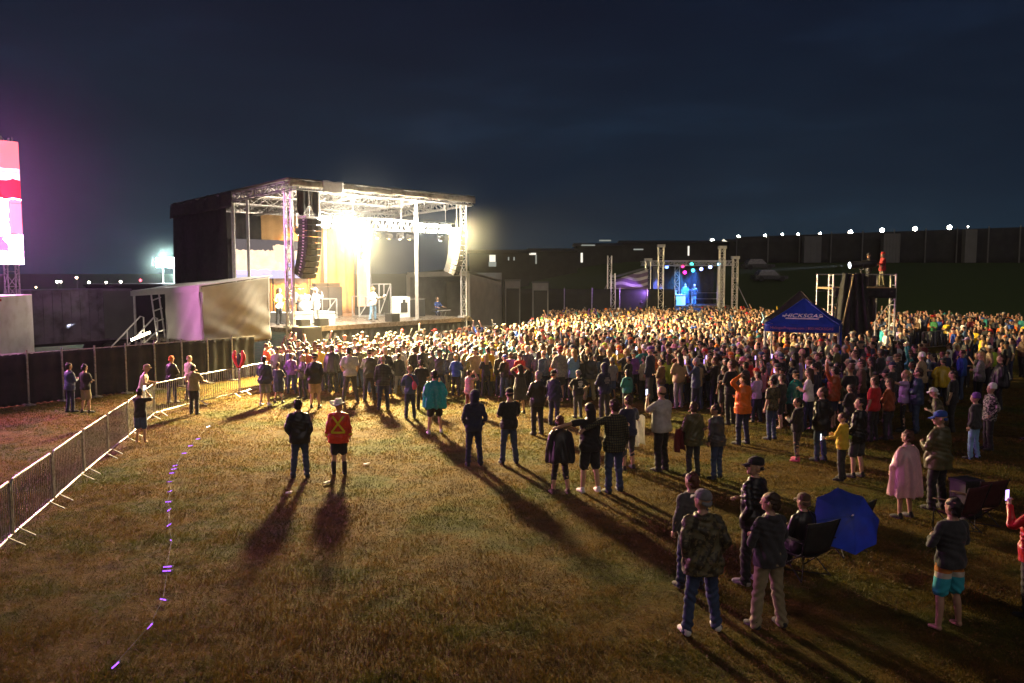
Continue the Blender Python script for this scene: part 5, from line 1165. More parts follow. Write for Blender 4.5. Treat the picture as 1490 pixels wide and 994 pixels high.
# ------------------------------------------------------------------ small stage
SX0, SX1 = AT(943,443,72).x, AT(1066,443,72).x; sz = 1.75; zt = AT(1000,383,72).z
ss = thing('small_stage', 'small truss framed stage with coloured lamps and a black backdrop', 'stage', ((SX0+SX1)/2,72,0)); hw = (SX1-SX0)/2
MB().box((0,2.6,sz-.12),(hw*2-.6,5.6,.24)).build('deck',M['deck'],ss)
MB().cloth(lambda u,v:(-hw+.3+(hw*2-.6)*u,-.22+.03*math.sin(u*150),(sz-.25)*v),80,3,.02).build('skirt',M['blackcloth'],ss,True)
m = MB(); m.truss((-hw+.2,-.3,zt),(hw-.2,-.3,zt),.42,.035,step=.5); m.truss((-hw+.2,4.6,zt),(hw-.2,4.6,zt),.4,.035,step=.6); m.truss((-hw+.2,-.3,zt),(-hw+.2,4.6,zt),.4,.03,step=.6); m.truss((hw-.2,-.3,zt),(hw-.2,4.6,zt),.4,.03,step=.6); m.build('roof_truss',M['alu'],ss)
for px,top,yy in ((943,380,0),(1070,377,0),(962,360,-.9),(1051,362,-.9),(985,388,5)):
    p = AT(px,top,72+yy); m = MB().truss((p.x-ss.location.x,yy,0),(p.x-ss.location.x,yy,p.z),.42,.04,step=.5); m.box((p.x-ss.location.x,yy,p.z+.12),(.62,.62,.24)); m.build('truss_tower',M['alu'],ss)
MB().cloth(lambda u,v:(-hw+.5+(hw*2-1)*u,5.0+.06*math.sin(u*60),sz+(zt-sz)*v),80,6,.03).build('backdrop',M['blackcloth'],ss,True)
for sg in (-1,1): MB().cloth(lambda u,v:(sg*(hw-.85)+.5*u-.25,1.2+.05*math.sin(u*20),sz+(zt-sz-.3)*v),12,6,.03).build('side_drape',M['greycloth'],ss,True)
m = MB(); m.bar((.9,3.6,sz+1.0),(hw-.5,3.6,sz+1.0),.03); m.bar((.9,3.6,sz+.45),(hw-.5,3.6,sz+.45),.03)
for x in (.9,hw-.5): m.bar((x,3.6,sz),(x,3.6,sz+1.05),.03)
m.build('railing',M['alu'],ss)
# coloured lamps
for k,(px,py,c,nm) in enumerate(((970,388,(.1,.2,1.),'blue'),(993,387,(.9,.05,.3),'dim red'),(996,396,(1.,.02,.45),'magenta'),(1006,384,(.05,.75,.6),'pale teal'),(1008,393,(.05,.7,1.),'cyan'),(1020,391,(.25,.3,1.),'violet blue'),(1033,388,(.45,.55,1.),'pale blue'),(1046,384,(.3,.7,1.),'light blue'))):
    p = AT(px,py,72.5); g_ = glow('stage_lamp_'+nm.replace(' ','_'), c, 9 if 'dim' not in nm else 3)
    fixture('par_lamp','%s coloured lamp under the small stage truss' % nm,'stage light',p,(p.x,60,1.5),(1,1),(.36,.36),g_,'coloured lamps of the small stage')
for x,c,pw in ((-3.0,(.15,.2,1),.35),(-1.2,(.08,.38,1),2.0),(.4,(.05,.22,1),2.2),(2.6,(.15,.2,1),.3)): lamp('small_stage_beam','SPOT',(ss.location.x+x,71.6,zt-.5),K['small']*pw*.5,c,(ss.location.x+x*.6-.4,72.9,sz+.6),.15,70,.6)
halo_ball('small_stage_halo', (ss.location.x-.3,73.2,sz+1.8), 4.2, .03, 'added volume ball spreading blue glow over the small stage', (.8,.9,1))  # ball of haze added to deepen the small stage's glow
lamp('small_stage_purple','SPOT',(SX0-.2,70.5,3.0),500,(.5,.2,1),(SX0-2.8,72.3,2.0),.15,110,.6)
for (px,w,h,lab) in ((984,1.5,.9,'pale cloth covered table of gear on the small stage'),(975,1.0,1.25,'low equipment stack under a pale cloth beside a truss tower')):
    p = AT(px,440,72.3); box_thing('covered_table',lab,'table',(p.x,72.5,sz),(w,.8,h),'whitecloth',rz=0,parts=[('dark_gap_plate',(-.2,-.41,h*.3),(.35,.02,h*.5),'black'),('top',(0,0,h+.02),(w+.08,.86,.04),'whitecloth')])  # black plate on the solid case stands for the shaded gap
p = AT(1010,430,72.2); t = thing('microphone_stand','slanted microphone stand before the pale haired musician on the small stage','microphone stand',(p.x-.3,71.9,sz)); m = MB(); m.bar((0,0,0),(0,0,1.3),.02); m.bar((0,0,1.3),(.5,.1,1.5),.015); m.build('pole',M['steel'],t); MB().lathe([(.2,0),(.2,.03),(.04,.05)],12).build('base',M['black'],t)
# printed banner wing beside the small stage
x0 = AT(893,443,71.5).x-ss.location.x; x1 = SX0-ss.location.x-.1
bw = thing('banner_wing','sloping side wing with a purple lit banner of wavy flag stripes','banner',(ss.location.x,71.6,0))
def flagpat(t, vec, base):
    s = t.n('ShaderNodeSeparateXYZ'); t.l(vec, s.inputs[0]); w = math_(t,'ADD',math_(t,'MULTIPLY',s.outputs[2],11.), math_(t,'MULTIPLY',math_(t,'SINE',math_(t,'MULTIPLY',s.outputs[0],2.3)),1.5))
    return mix(t, math_(t,'GREATER_THAN',math_(t,'SINE',w),.2), base, (.5,.48,.55))
M['flag'] = pbr('flag_banner',(.16,.1,.22),.7,var=.5,scale=1.2,pat=flagpat)
MB().cloth(lambda u,v:(x0+(x1-x0)*u,.04*math.sin(u*9+v*3),.4+(AT(893,404,71.5).z-.6+(AT(943,388,71.5).z-AT(893,404,71.5).z)*u)*v),30,12,.03).build('banner',M['flag'],bw,True)
MB().cloth(lambda u,v:(x0+(x1-x0)*u,.0+3*v,AT(893,404,71.5).z+(AT(943,390,71.5).z-AT(893,404,71.5).z)*u),8,4,.06).build('top_cover',M['dim'],bw)
p = AT(892,398,71); q = AT(888,372,71)
m = MB(); m.truss((p.x-bw.location.x,-.6,0),(p.x-bw.location.x,-.6,p.z),.36,.035,step=.5); m.truss((q.x-bw.location.x,-.2,0),(q.x-bw.location.x,-.2,q.z),.34,.035,step=.5); m.build('truss_post',M['alu'],bw)
MB().bar((q.x-bw.location.x,-.3,4.0),(q.x-bw.location.x-2.0,-.6,.2),.03).build('guy_line',M['rope'],bw); MB().bar((SX1-ss.location.x,-.2,4.2),(SX1-ss.location.x+1.8,-.8,.3),.03).build('guy_line',M['rope'],ss)
GP = glow('pink_lamp_light',(.8,.3,1.),1.6)
for k in range(3):
    p = AT(933+7*k,437,71); t = thing('floor_lamp','purple floor lamp below the flag banner, %s from its outer end' % ORD[k],'stage light',(p.x,71.2,1.7)); MB().lathe([(.05,0),(.2,.1),(.24,.3),(.12,.42)],12).build('housing',M['black'],t); MB().lathe([(.02,.40),(.2,.46),(.1,.6)],12).build('lens',GP,t)
    MB().bar((0,0,-1.7),(0,0,.02),.04).build('stand',M['steel'],t)
# ------------------------------------------------------------------ scaffold tower
TX0, TX1, TY = AT(1213,400,42).x, AT(1304,400,42).x, 42.0; zp = 3.9; zr = AT(1213,399,42).z
tw = thing('scaffold_tower','aluminium scaffold tower with a draped platform rising out of the crowd','tower',((TX0+TX1)/2,TY,0)); h_ = (TX1-TX0)/2
for x in (-h_,h_):
    for y in (0,.55,2.2): m = MB(); m.bar((x,y,0),(x,y,zr),.055,8); m.build('post',M['steel'],tw)
    m = MB()
    for z in np.arange(.5,zr,.5): m.bar((x,0,z),(x,.55,z),.03,6)
    m.build('ladder_rung',M['steel'],tw)
BR = [((-h_,y,z),(h_,y,z)) for y in (0,2.2) for z in (1.0,zp-.25,zr-.02)]+[((-h_,0,zp-.9),(h_,0,zp-.1)),((h_*.1,0,1.6),(h_,0,zp-.5)),((-h_,2.2,1.0),(h_,2.2,zp-.3))]
for p_, q_ in BR: MB().bar(p_,q_,.028).build('brace',M['steel'],tw)
MB().box((0,1.1,zp-.06),(h_*2+.1,2.3,.1)).build('platform',M['wood'],tw); MB().cloth(lambda u,v:(-h_+.05+2*h_*u*.98,-.06+.02*math.sin(u*50),zp-.55+.5*v),30,3,.02).build('edge_cloth',M['blackcloth'],tw,True)
def drp(u, v):
    w = .30+.22*(1-v); x = -h_*.38+(u-.5)*2*w*1.9+(-.25)*(1-v)*(1-u); return (x, -.14-.35*(1-v)+.10*math.sin(u*26+2*v), .95+(zr+.05-.95)*v)
MB().cloth(drp,60,16,.02).build('black_drape',M['blackcloth'],tw,True)
MB().box((h_*.35,1.3,zp+.28),(.7,.5,.55)).build('equipment_box',M['black'],tw); MB().cloth(lambda u,v:(h_*.0+h_*.95*u,2.1+.04*math.sin(u*30),zp-1.9+2.5*v),20,6,.02).build('rear_cloth',M['blackcloth'],tw,True)
M['nettan'] = pbr('tan_strap',(.35,.28,.16),.7)
m = MB(); m.beam((-h_*.45,-.35,zr),( -h_*.8,-.55,zp-1.9),.06,.03); m.build('strap',M['nettan'],tw)
fsp = thing('follow_spotlight','black follow spotlight on a yoke aimed from the tower to the stage','spotlight',(AT(1256,385,42.1).x,42.3,zp)); aim = Vector((S(2.75,1.75).x,S(2.75,1.75).y,3.4)); loc = Vector((fsp.location.x,42.3,zp+1.15)); d = (aim-loc).normalized(); dd, s, u = rot_to(d); R = Matrix((s,u,d)).transposed()
m = MB(); m.lathe([(.12,-.75),(.2,-.72),(.21,-.1),(.17,.0),(.19,.55),(.2,.6),(.17,.61)],16,(0,0,1.15),M=R); m.build('lamp_body',M['black'],fsp,True)
m = MB().lathe([(.01,.612),(.16,.615),(.12,.63)],16,(0,0,1.15),M=R); m.build('lens',glow('follow_spot_light',(.8,.88,1),8),fsp)
m = MB(); m.bar((0,0,0),(0,0,.9),.05); m.bar((0,0,.3),(.4,.3,0),.03); m.bar((0,0,.3),(-.4,.3,0),.03); m.bar((0,0,.3),(0,-.4,0),.03); m.build('stand',M['black'],fsp); m = MB(); m.tube([tuple(s*.25+Vector((0,0,1.15))),tuple(s*.25+Vector((0,0,.9))),tuple(-s*.25+Vector((0,0,.9))),tuple(-s*.25+Vector((0,0,1.15)))],.03,6); m.build('yoke',M['black'],fsp)
lamp('follow_beam','SPOT',loc+d*.66,K['follow'],(.8,.88,1),aim,.06,2.6,.25)
# ------------------------------------------------------------------ canopies
def canopy(name, label, cn, ztop, peak, cloth, text=False, wall=None):
    c = sum((Vector(p) for p in cn), Vector())/4; t = thing(name, label, 'canopy', (c.x,c.y,0)); L = [Vector((p.x-c.x,p.y-c.y,0)) for p in map(Vector, cn)]
    for k in range(4):
        a, b = L[k], L[(k+1)%4]
        def slope(u, v, a=a, b=b):
            e = a+(b-a)*u; q = e*(1-v); z = ztop+(peak-ztop)*(v**1.15)+.02*math.sin(6.28*u*3)*(1-v); sag = -.05*math.sin(3.14*u)*(1-v); return (q.x,q.y,z+sag)
        m = MB().cloth(slope, 14, 12, .012); m.build('roof_panel', cloth, t, True)
        out = ((a+b)/2).normalized()*.03
        m = MB().cloth(lambda u, v: ((a+(b-a)*u).x+out.x, (a+(b-a)*u).y+out.y, ztop-.30+.29*v-.04*math.sin(3.14*u)), 12, 4, .012); m.build('valance', cloth, t, True)
        m = MB(); m.beam(a*.985,a*.985+Vector((0,0,ztop-.05)),.06,.06); m.beam(a*.985+Vector((0,0,ztop-.32)),b*.985+Vector((0,0,ztop-.32)),.03,.03); m.beam(a*.985+Vector((0,0,ztop-.1)),a*.5+Vector((0,0,ztop+.2)),.03,.03); m.build('leg', M['alu'], t)
        m = MB(); m.tube([tuple(L[k]*(1-v)+Vector((0,0,ztop+(peak-ztop)*(v**1.15)+.012))) for v in np.linspace(0,.97,9)],.018,6); m.build('seam_ridge', cloth, t)
    if wall is not None:
        a, b = L[wall], L[(wall+1)%4]; MB().cloth(lambda u,v:((a+(b-a)*(.55+.45*u)).x,(a+(b-a)*(.55+.45*u)).y+.06*math.sin(u*12),.05+(ztop-.3)*v),16,5,.012).build('side_wall', cloth, t, True)
    return t, L, c
ca, cb = AT(1113,471,32.6), AT(1221,483,31.5); ca.z = cb.z = 0; e = (cb-ca); pr = Vector((-e.y,e.x,0))*.85
t, L, c = canopy('blue_canopy','blue pop-up canopy with white lettering standing in the crowd',[ca,cb,cb+pr,ca+pr],2.66,3.62,M['bluecloth'],wall=1)
def text(s, size, pos, ux, up, mat, name, parent, shear=0.0, extr=.004):
    cu = bpy.data.curves.new('lettering','FONT'); cu.body = s; cu.size = size; cu.align_x = 'CENTER'; cu.align_y = 'CENTER'; cu.extrude = extr; cu.shear = shear; cu.materials.append(mat)
    o = bpy.data.objects.new(name, cu); COL.objects.link(o); o.parent = parent; ux = Vector(ux).normalized(); up = Vector(up); up = (up-ux*up.dot(ux)).normalized(); n = ux.cross(up)
    Mx = Matrix((ux,up,n)).transposed().to_4x4(); Mx.translation = Vector(pos); o.matrix_local = Mx; dg = bpy.context.evaluated_depsgraph_get(); me = bpy.data.meshes.new_from_object(o.evaluated_get(dg)); bpy.data.objects.remove(o); o = link(name, me, parent); o.matrix_local = Mx; return o
a, b = L[0], L[1]
def on(u, v, off=.02):
    q = (a+(b-a)*u)*(1-v); p = Vector((q.x,q.y,2.66+(3.62-2.66)*(v**1.15)))
    up = Vector((0,0,3.62))-(((a+b)/2)+Vector((0,0,2.66))); n = (b-a).cross(up).normalized(); return p+n*off, up
p, up = on(.5,.34,.03); text('HICKSGAS',.30,p,b-a,up,M['letter'],'lettering',t,.25)
p, up = on(.5,.22,.02); m = MB(); w = (b-a).normalized()*.62; un = up.normalized()*.022; n = (b-a).cross(up).normalized()*.03
m.add([p-w-un+n,p+w-un+n,p+w+un+n,p-w+un+n,p-w-un,p+w-un,p+w+un,p-w+un],[(0,1,2,3),(7,6,5,4),(0,4,5,1),(1,5,6,2),(2,6,7,3),(3,7,4,0)]); m.build('underline',M['letter'],t)
for u in (.13,.87):
    p, up = on(u,.33,.02); dl = (b-a).normalized()*.07*(1 if u < .5 else -1); un = up.normalized()*.05; m = MB(); m.add([p+dl+n*.5,p-dl+un+n*.5,p-dl-un+n*.5,p+dl,p-dl+un,p-dl-un],[(0,1,2),(5,4,3),(0,3,4,1),(1,4,5,2),(2,5,3,0)]); m.build('arrow_mark',M['letter'],t)
vo = (a+b)/2; text('HicksgasPropane.com | 800.HICKSGAS',.145,Vector((vo.x,vo.y,2.66-.17))+(Vector((vo.x,vo.y,0))).normalized()*.05,b-a,(0,0,1),M['letterred'],'lettering',t)
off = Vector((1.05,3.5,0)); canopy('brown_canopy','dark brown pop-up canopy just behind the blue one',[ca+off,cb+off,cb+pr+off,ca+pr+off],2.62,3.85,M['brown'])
pc = ca+(cb-ca)*.32+pr*.55
gr = thing('folding_table','folding table with an orange lit cloth under the blue canopy','table',(pc.x,pc.y,0),math.atan2(e.y,e.x)); MB().box((0,0,.95),(1.9,.75,.05)).build('table_top',pbr('orange_cloth',(.6,.2,.05),.7),gr)
for x in (-.85,.85):
    for y in (-.3,.3): MB().bar((x,y,0),(x,y,.93),.02).build('leg',M['steel'],gr)
pt = pc+pr*.1+e*.1; bg = thing('display_frame','shiny dark grille cooker on the table under the blue canopy','cooker',(pt.x,pt.y,.98),math.atan2(e.y,e.x)); m = MB(); m.lathe([(.05,-.45),(.28,-.42),(.28,.42),(.05,.45)],18,(0,0,.35),M=Matrix.Rotation(math.pi/2,3,'Y')); m.build('barrel',M['black'],bg,True); MB().bar((-.3,-.3,.42),(.3,-.3,.42),.02).build('handle',M['steel'],bg)
for x in (-.3,.3): MB().box((x,0,.06),(.05,.4,.12)).build('foot',M['black'],bg)
M['darkred'] = pbr('dark_red_cloth',(.05,.004,.005),.8)
# ------------------------------------------------------------------ umbrella and camp chairs
def camp_chair(label, loc, rz, mat):
    t = thing('camp_chair',label,'camp chair',loc,rz); m = MB().cloth(lambda u,v:((u-.5)*.56,-.22+.46*v,.40-.05*math.sin(3.14*u)-.03*math.sin(3.14*v)),8,6,.012); m.build('seat',mat,t,True)
    m = MB().cloth(lambda u,v:((u-.5)*(.56+.08*v),-.24-.14*v-.04*math.sin(3.14*u),.42+.52*v),8,6,.012); m.build('backrest',mat,t,True)
    for sg in (-1,1):
        m = MB(); m.bar((sg*.30,-.28,.02),(sg*.27,.26,.42),.011); m.bar((sg*.30,.28,.02),(sg*.28,-.25,.44),.011); m.bar((sg*.28,-.25,.44),(sg*.33,-.40,.95),.011); m.bar((sg*.29,.27,.02),(sg*.31,.25,.62),.011); m.build('leg',M['black'],t)
        m = MB().cloth(lambda u,v:(sg*.32+(u-.5)*.08,-.3+.55*v,.62+.02*math.sin(3.14*v)),3,5,.012); m.build('armrest',mat,t,True)
    m = MB(); m.bar((-.30,-.28,.04),(.30,.28,.06),.010); m.bar((.30,-.28,.04),(-.30,.28,.06),.010); m.bar((-.28,-.26,.40),(.28,.27,.03),.010); m.build('cross_brace',M['black'],t); return t
sg_ = SIT['g']; camp_chair('black folding camp chair with the seated person in black',(sg_.x,sg_.y-.05,.02),SIT['rz'],M['blackcloth'])
camp_chair('empty black folding camp chair under the blue umbrella',G(1224,803),SIT['rz']+.1,M['blackcloth'])
camp_chair('empty red camp chair behind the barefoot man',G(1392,775),.5,M['darkred'])
camp_chair('empty dark red camp chair beside the other red chair in the shade',G(1418,765),.3,M['darkred'])
bx = thing('cooler_box','dark box with a lid on the grass beside the red chairs','box',G(1404,752),.3); MB().box((0,0,.35),(.42,.38,.7)).build('body',M['black'],bx); MB().box((0,0,.72),(.46,.42,.05)).build('lid',M['dark'],bx)
uc = AT(1232,757,12.7); tip = AT(1239,745,13.75)
um = thing('umbrella','open blue umbrella tilted towards the camera above the camp chairs','umbrella',uc); ax = (Vector((0,-1.0,.72))+Vector((.08,0,0))).normalized(); dd, s, u = rot_to(ax); R = Matrix((s,u,dd)).transposed(); r0 = .545; n8 = 8
def umb(u_, v):
    k = u_*n8; f = k-math.floor(k); a_ = 2*math.pi*u_; r = r0*v*(1-.10*v*math.sin(math.pi*f)); return R @ Vector((r*math.cos(a_), r*math.sin(a_), .26*math.cos(v*1.35)-.08))
m = MB().cloth(umb, 64, 12, .006); m.build('canopy',M['navycloth'],um)
for k in range(n8): m = MB(); m.tube([tuple(R @ Vector((r0*v*math.cos(2*math.pi*k/n8), r0*v*math.sin(2*math.pi*k/n8), .26*math.cos(v*1.35)-.085))) for v in np.linspace(.03,1,7)],.005,5); m.build('rib',M['steel'],um)
m = MB(); m.bar(R @ Vector((0,0,-.62)), R @ Vector((0,0,.26)),.008); m.build('shaft',M['steel'],um); m = MB(); m.tube([tuple(R @ Vector(q)) for q in ((0,0,-.6),(0,0,-.68),(.03,0,-.72),(.06,0,-.70))],.012,6); m.build('handle',M['black'],um); MB().bar(R @ Vector((0,0,.17)), R @ Vector((0,0,.25)),.012).build('tip',M['whitecloth'],um)
# ------------------------------------------------------------------ person attachments
def body_strip(o_rec, pts, w, name, mat):
    """strip laid over the back of a garment, in the wearer's own space (back is -Y)"""
    o = o_rec['top_o']; me = o.data; co = np.array([v.co[:] for v in me.vertices]); m = MB(); P = []
    n = 26
    for side in (-w/2, w/2):
        for i in range(n+1):
            t_ = i/n*(len(pts)-1); k = min(int(t_), len(pts)-2); f = t_-k; x = pts[k][0]*(1-f)+pts[k+1][0]*f; z = pts[k][1]*(1-f)+pts[k+1][1]*f
            dx, dz = pts[k+1][0]-pts[k][0], pts[k+1][1]-pts[k][1]; L_ = math.hypot(dx,dz); x += -dz/L_*side; z += dx/L_*side
            near = co[(np.abs(co[:,0]-x) < .035)&(np.abs(co[:,2]-z) < .035)]; y = near[:,1].min() if len(near) else -.14; P.append((x,y,z))
    ys = np.array([p[1] for p in P]).reshape(2,-1); ys = np.array([np.convolve(np.pad(r,3,'edge'),np.ones(7)/7,'valid') for r in ys]); ys = np.minimum.reduce([ys[0],ys[1]])
    V = []
    for off in (-.012,-.004):
        for j in range(2): V += [(P[j*(n+1)+i][0], ys[i]+off, P[j*(n+1)+i][2]) for i in range(n+1)]
    q = n+1; Fq = []
    for i in range(n): Fq += [(i,i+1,q+i+1,q+i),(2*q+i,3*q+i,3*q+i+1,2*q+i+1),(i,2*q+i,2*q+i+1,i+1),(q+i,q+i+1,3*q+i+1,3*q+i)]
    Fq += [(0,q,3*q,2*q),(n,2*q+n,3*q+n,q+n)]
    m.add(V, Fq); m.build(name, mat, o, False)
k = COW['sc']
body_strip(COW, [(-.13*k,1.42*k),(.15*k,1.05*k)], .045*k, 'reflective_strip', M['hivis']); body_strip(COW, [(.13*k,1.42*k),(-.15*k,1.05*k)], .045*k, 'reflective_strip', M['hivis']); body_strip(COW, [(-.165*k,1.04*k),(.165*k,1.04*k)], .045*k, 'reflective_strip', M['hivis'])
for sg in (-1,1):
    S_, E_, W_ = [np.array(q) for q in COW['p'].armp[(sg+1)//2]]; pos = E_*.35+W_*.65; dv = Vector(W_-E_).normalized(); m = MB(); m.bar(Vector(pos)*k-dv*.02, Vector(pos)*k+dv*.02, .075*k, 16); m.build('reflective_strip', M['hivis'], COW['top_o'])
k = SKULL['sc']; prn = pbr('white_print',(.55,.55,.52),.7,var=.5,scale=30)
for pts_, w in (([(-.10,1.36),(-.05,1.385),(.05,1.385),(.10,1.36)],.03),([(-.09,1.29),(.09,1.29)],.10),([(-.06,1.21),(.06,1.21)],.05),([(-.10,1.15),(.10,1.15)],.025)): body_strip(SKULL, [(x*k,z*k) for x,z in pts_], w*k, 'back_print', prn)
k = HOOD2['sc']; prg = pbr('grey_print',(.2,.2,.24),.7,var=.6,scale=30)
for pts_, w in (([(-.07,1.33),(.07,1.33)],.04),([(-.10,1.26),(.10,1.26)],.07),([(-.07,1.18),(.07,1.18)],.05)): body_strip(HOOD2, [(x*k,z*k) for x,z in pts_], w*k, 'back_print', prg)
bgk = BAG['g']; t = thing('shoulder_bag','small pink bag hanging on the back of the blue hooded woman','bag',bgk,BAG['rz']); V, Fq = limb([(.12,-.20,.98),(.12,-.21,1.08),(.11,-.20,1.2)],[.06,.085,.05],10,3,flat=.5); m = MB(); m.add(V,Fq); m.build('pouch',pbr('pink_bag',(.55,.06,.14),.5),t,True); m = MB(); m.tube([(.11,-.19,1.2),(.05,-.17,1.36),(-.1,-.10,1.44)],.012,6); m.build('strap',M['red'],t)
# lit phones held up by people of the front rows
GPH = glow('phone_screen_light',(.75,.8,1),3.0); GPV = glow('violet_phone_light',(.55,.35,1),3.5)
def phone(rec, side, lab, g):
    p = rec['p']; S_, E_, W_ = [np.array(p.up(q)) for q in p.armp[side]]; d_ = (W_-E_)/np.linalg.norm(W_-E_); q = p.warp([W_+d_*.10+np.array([0,.03,.04])], rec['sc'])[0]
    w = Matrix.Rotation(rec['rz'],4,'Z') @ Vector(q)+rec['g']; t = thing('phone',lab,'phone',w,rec['rz'],'phones held up in the crowd'); MB().box((0,0,0),(.078,.010,.155)).build('case',M['black'],t); MB().box((0,-.007,0),(.070,.003,.145)).build('screen',g,t)
LAB = {r['label']: r for r in PENDING}
def byl(s): return next(r for r in PENDING if s in r['label'])
phone(byl('light grey polo'),0,'lit phone held up by the man in the grey polo shirt',GPH); phone(byl('holding up a lit phone'),0,'lit phone in the hand of the person in the red jacket',GPV)
phone(byl('lilac hoodie'),0,'violet lit phone held by the woman in the lilac hoodie',GPV); phone(byl('yellow hoodie and jeans'),0,'phone held out by the woman in the yellow hoodie',GPH); phone(byl('photographing'),0,'phone raised by the woman photographing over the barrier',GPH); phone(byl('above her head'),1,'phone raised by the woman in the hot pink t-shirt',GPH)
guitar('white electric guitar held by the blond guitarist', GTR); guitar('white electric guitar held by the bass player in yellow', BAS)

used_p = set()
for (x, y, rz, ss, bi, what) in PH4:
    p = Pose(arms=ARMS[4], stance=.03+.03*bi, build=BLD[bi]); S_, E_, W_ = [np.array(q) for q in p.armp[0]]; d_ = (W_-E_)/np.linalg.norm(W_-E_); q = (W_+d_*.10+np.array([0,.03,.05]))*ss
    lab = 'lit phone held up by the person with %s' % what
    if lab in used_p: lab += ' further back'
    used_p.add(lab); px_ = proj((x,y,1.5))[0]
    t = thing('phone', lab, 'phone', Matrix.Rotation(rz,4,'Z') @ Vector(q)+Vector((x,y,0)), rz, 'phones held up in the crowd'); MB().box((0,0,0),(.08,.010,.16)).build('case',M['black'],t); MB().box((0,-.007,0),(.072,.003,.15)).build('screen',GPV if px_ > 950 else GPH,t)
def hang(rec, name, x0, x1, y, z0, z1, mat, colr):
    k = rec['sc']; m = MB().cloth(lambda u,v:((x0+(x1-x0)*u+.06*(1-v)*(u-.5))*k,(y+.05*math.sin(u*13+v*3)*(1.1-v))*k,(z0+(z1-z0)*v-.03*math.sin(u*7))*k),18,14,.012); return m.build(name, mat, rec['o'], True, colr)
hang(byl('clear plastic poncho bunched'),'plastic_poncho',.20,.50,.10,.55,1.25,M['plastic'],(.75,.74,.72))
hang(byl('coat over his arm'),'coat',-.42,-.16,.12,.62,1.16,M['wet'],C['maroon'])
r = byl('lime green cuff')
for i in (0,1):
    S_, E_, W_ = [np.array(q) for q in r['p'].armp[i]]; d_ = Vector(W_-E_).normalized(); a_ = Vector(r['p'].warp([W_],r['sc'])[0]); MB().bar(a_-d_*.09,a_,.058,14).build('cuff',M['cloth'],r['o'],False,C['lime green'])
# ------------------------------------------------------------------ far edge of the field
def tz(x, y): return float(terrain(x, y))
fy = 128.0; pf = [AT(1070,384,fy), AT(1500,382,fy)]; xs0, xs1 = pf[0].x, 107.0
ff = thing('boundary_fence','tall dark screened fence along the far edge of the dark field','fence',(0,fy,0))
def fence_top(x): return AT(745+1200*x/fy,345-15*min(1,max(0,(x-35)/45)),fy).z
MB().cloth(lambda u,v:(xs0+(xs1-xs0)*u,.2*math.sin(u*120),tz(xs0+(xs1-xs0)*u,fy)-.3+(fence_top(xs0+(xs1-xs0)*u)-tz(xs0+(xs1-xs0)*u,fy)+.3)*v),120,4,.05).build('windscreen',M['dark'],ff,True)
for k in range(16): x = xs0+(xs1-xs0)*k/15; MB().bar((x,-.5,tz(x,fy)-.3),(x,-.5,fence_top(x)+.3),.1,6).build('post',M['dim'],ff)
for k,(x0,x1,y0,y1) in enumerate(((1169,1193,344,369),(1284,1307,340,363),(1403,1418,334,361))):
    p, q = AT(x0,y0,fy-1.5), AT(x1,y1,fy-1.5); t = thing('pale_container','pale upright container against the far fence, %s from the small stage' % ORD[k],'container',((p.x+q.x)/2,fy-1.5,0),0,'containers by the far fence'); z0 = tz(t.location.x,fy); MB().box((0,0,(p.z+z0)/2),(q.x-p.x,1.0,p.z-z0)).build('wall',M['dim'],t)
    m = MB()
    for i in range(6): m.box(((q.x-p.x)*(i/5-.5)*.96,-.53,(p.z+z0)/2),(.12,.08,(p.z-z0)*.96))
    m.build('side_rib',M['dim'],t)
GD = glow('far_flood_light',(1,.93,.72),260); GD2 = glow('far_small_light',(1,.9,.7),60); GT = glow('warm_far_light',(1,.72,.4),50)
def far_lamp(px, py, Y, r, g, lab, cat='floodlight', red=False):
    p = AT(px,py,Y); z0 = tz(p.x,Y); t = thing('floodlight_pole',lab,cat,(p.x,Y,z0),0,'floodlights along the far boundary'); MB().bar((0,0,0),(0,0,p.z-z0),.09,6,r2=.06).build('pole',M['dim'],t)
    h = MB(); h.box((0,.12,p.z-z0),(r*2.2,.3,r*1.5)); h.build('lamp_head',M['dim'],t); m = MB(); m.lathe([(.02,0),(r*.8,.02),(r,.12),(r*.5,.2)],12,(0,-.05,p.z-z0),M=RX); m.build('lens',g,t)
R_ = [(1074,345,.26),(1113,343,.2),(1138,341,.17),(1161,341,.17),(1193,340,.16),(1237,338,.31),(1283,335,.31),(1331,333,.32),(1381,331,.32),(1408,330,.1)]
for k,(x,y,r) in enumerate(R_): far_lamp(x,y,140,r,GD if r > .12 else GD2,'floodlight on a pole over the far fence, %s from the small stage' % ['first','second','third','fourth','fifth','sixth','seventh','eighth','ninth','tenth'][k])
far_lamp(1036,350,140,.24,GD,'floodlight on a pole just above the small stage truss')
for k,(x,y,r,g) in enumerate(((53,418,.12,GT),(84,410,.22,GD2),(89,410,.16,GD2),(112,404,.2,GT),(130,411,.2,GD2),(155,411,.16,GD2),(176,410,.2,GD2))): far_lamp(x,y,150,r,g,'tiny distant lamp over the trailer roof, %s from the led screen' % ORD[k])
far_lamp(205,408,150,.24,glow('red_far_light',(1,.08,.1),8),'small red warning lamp beside the light tower','warning lamp')
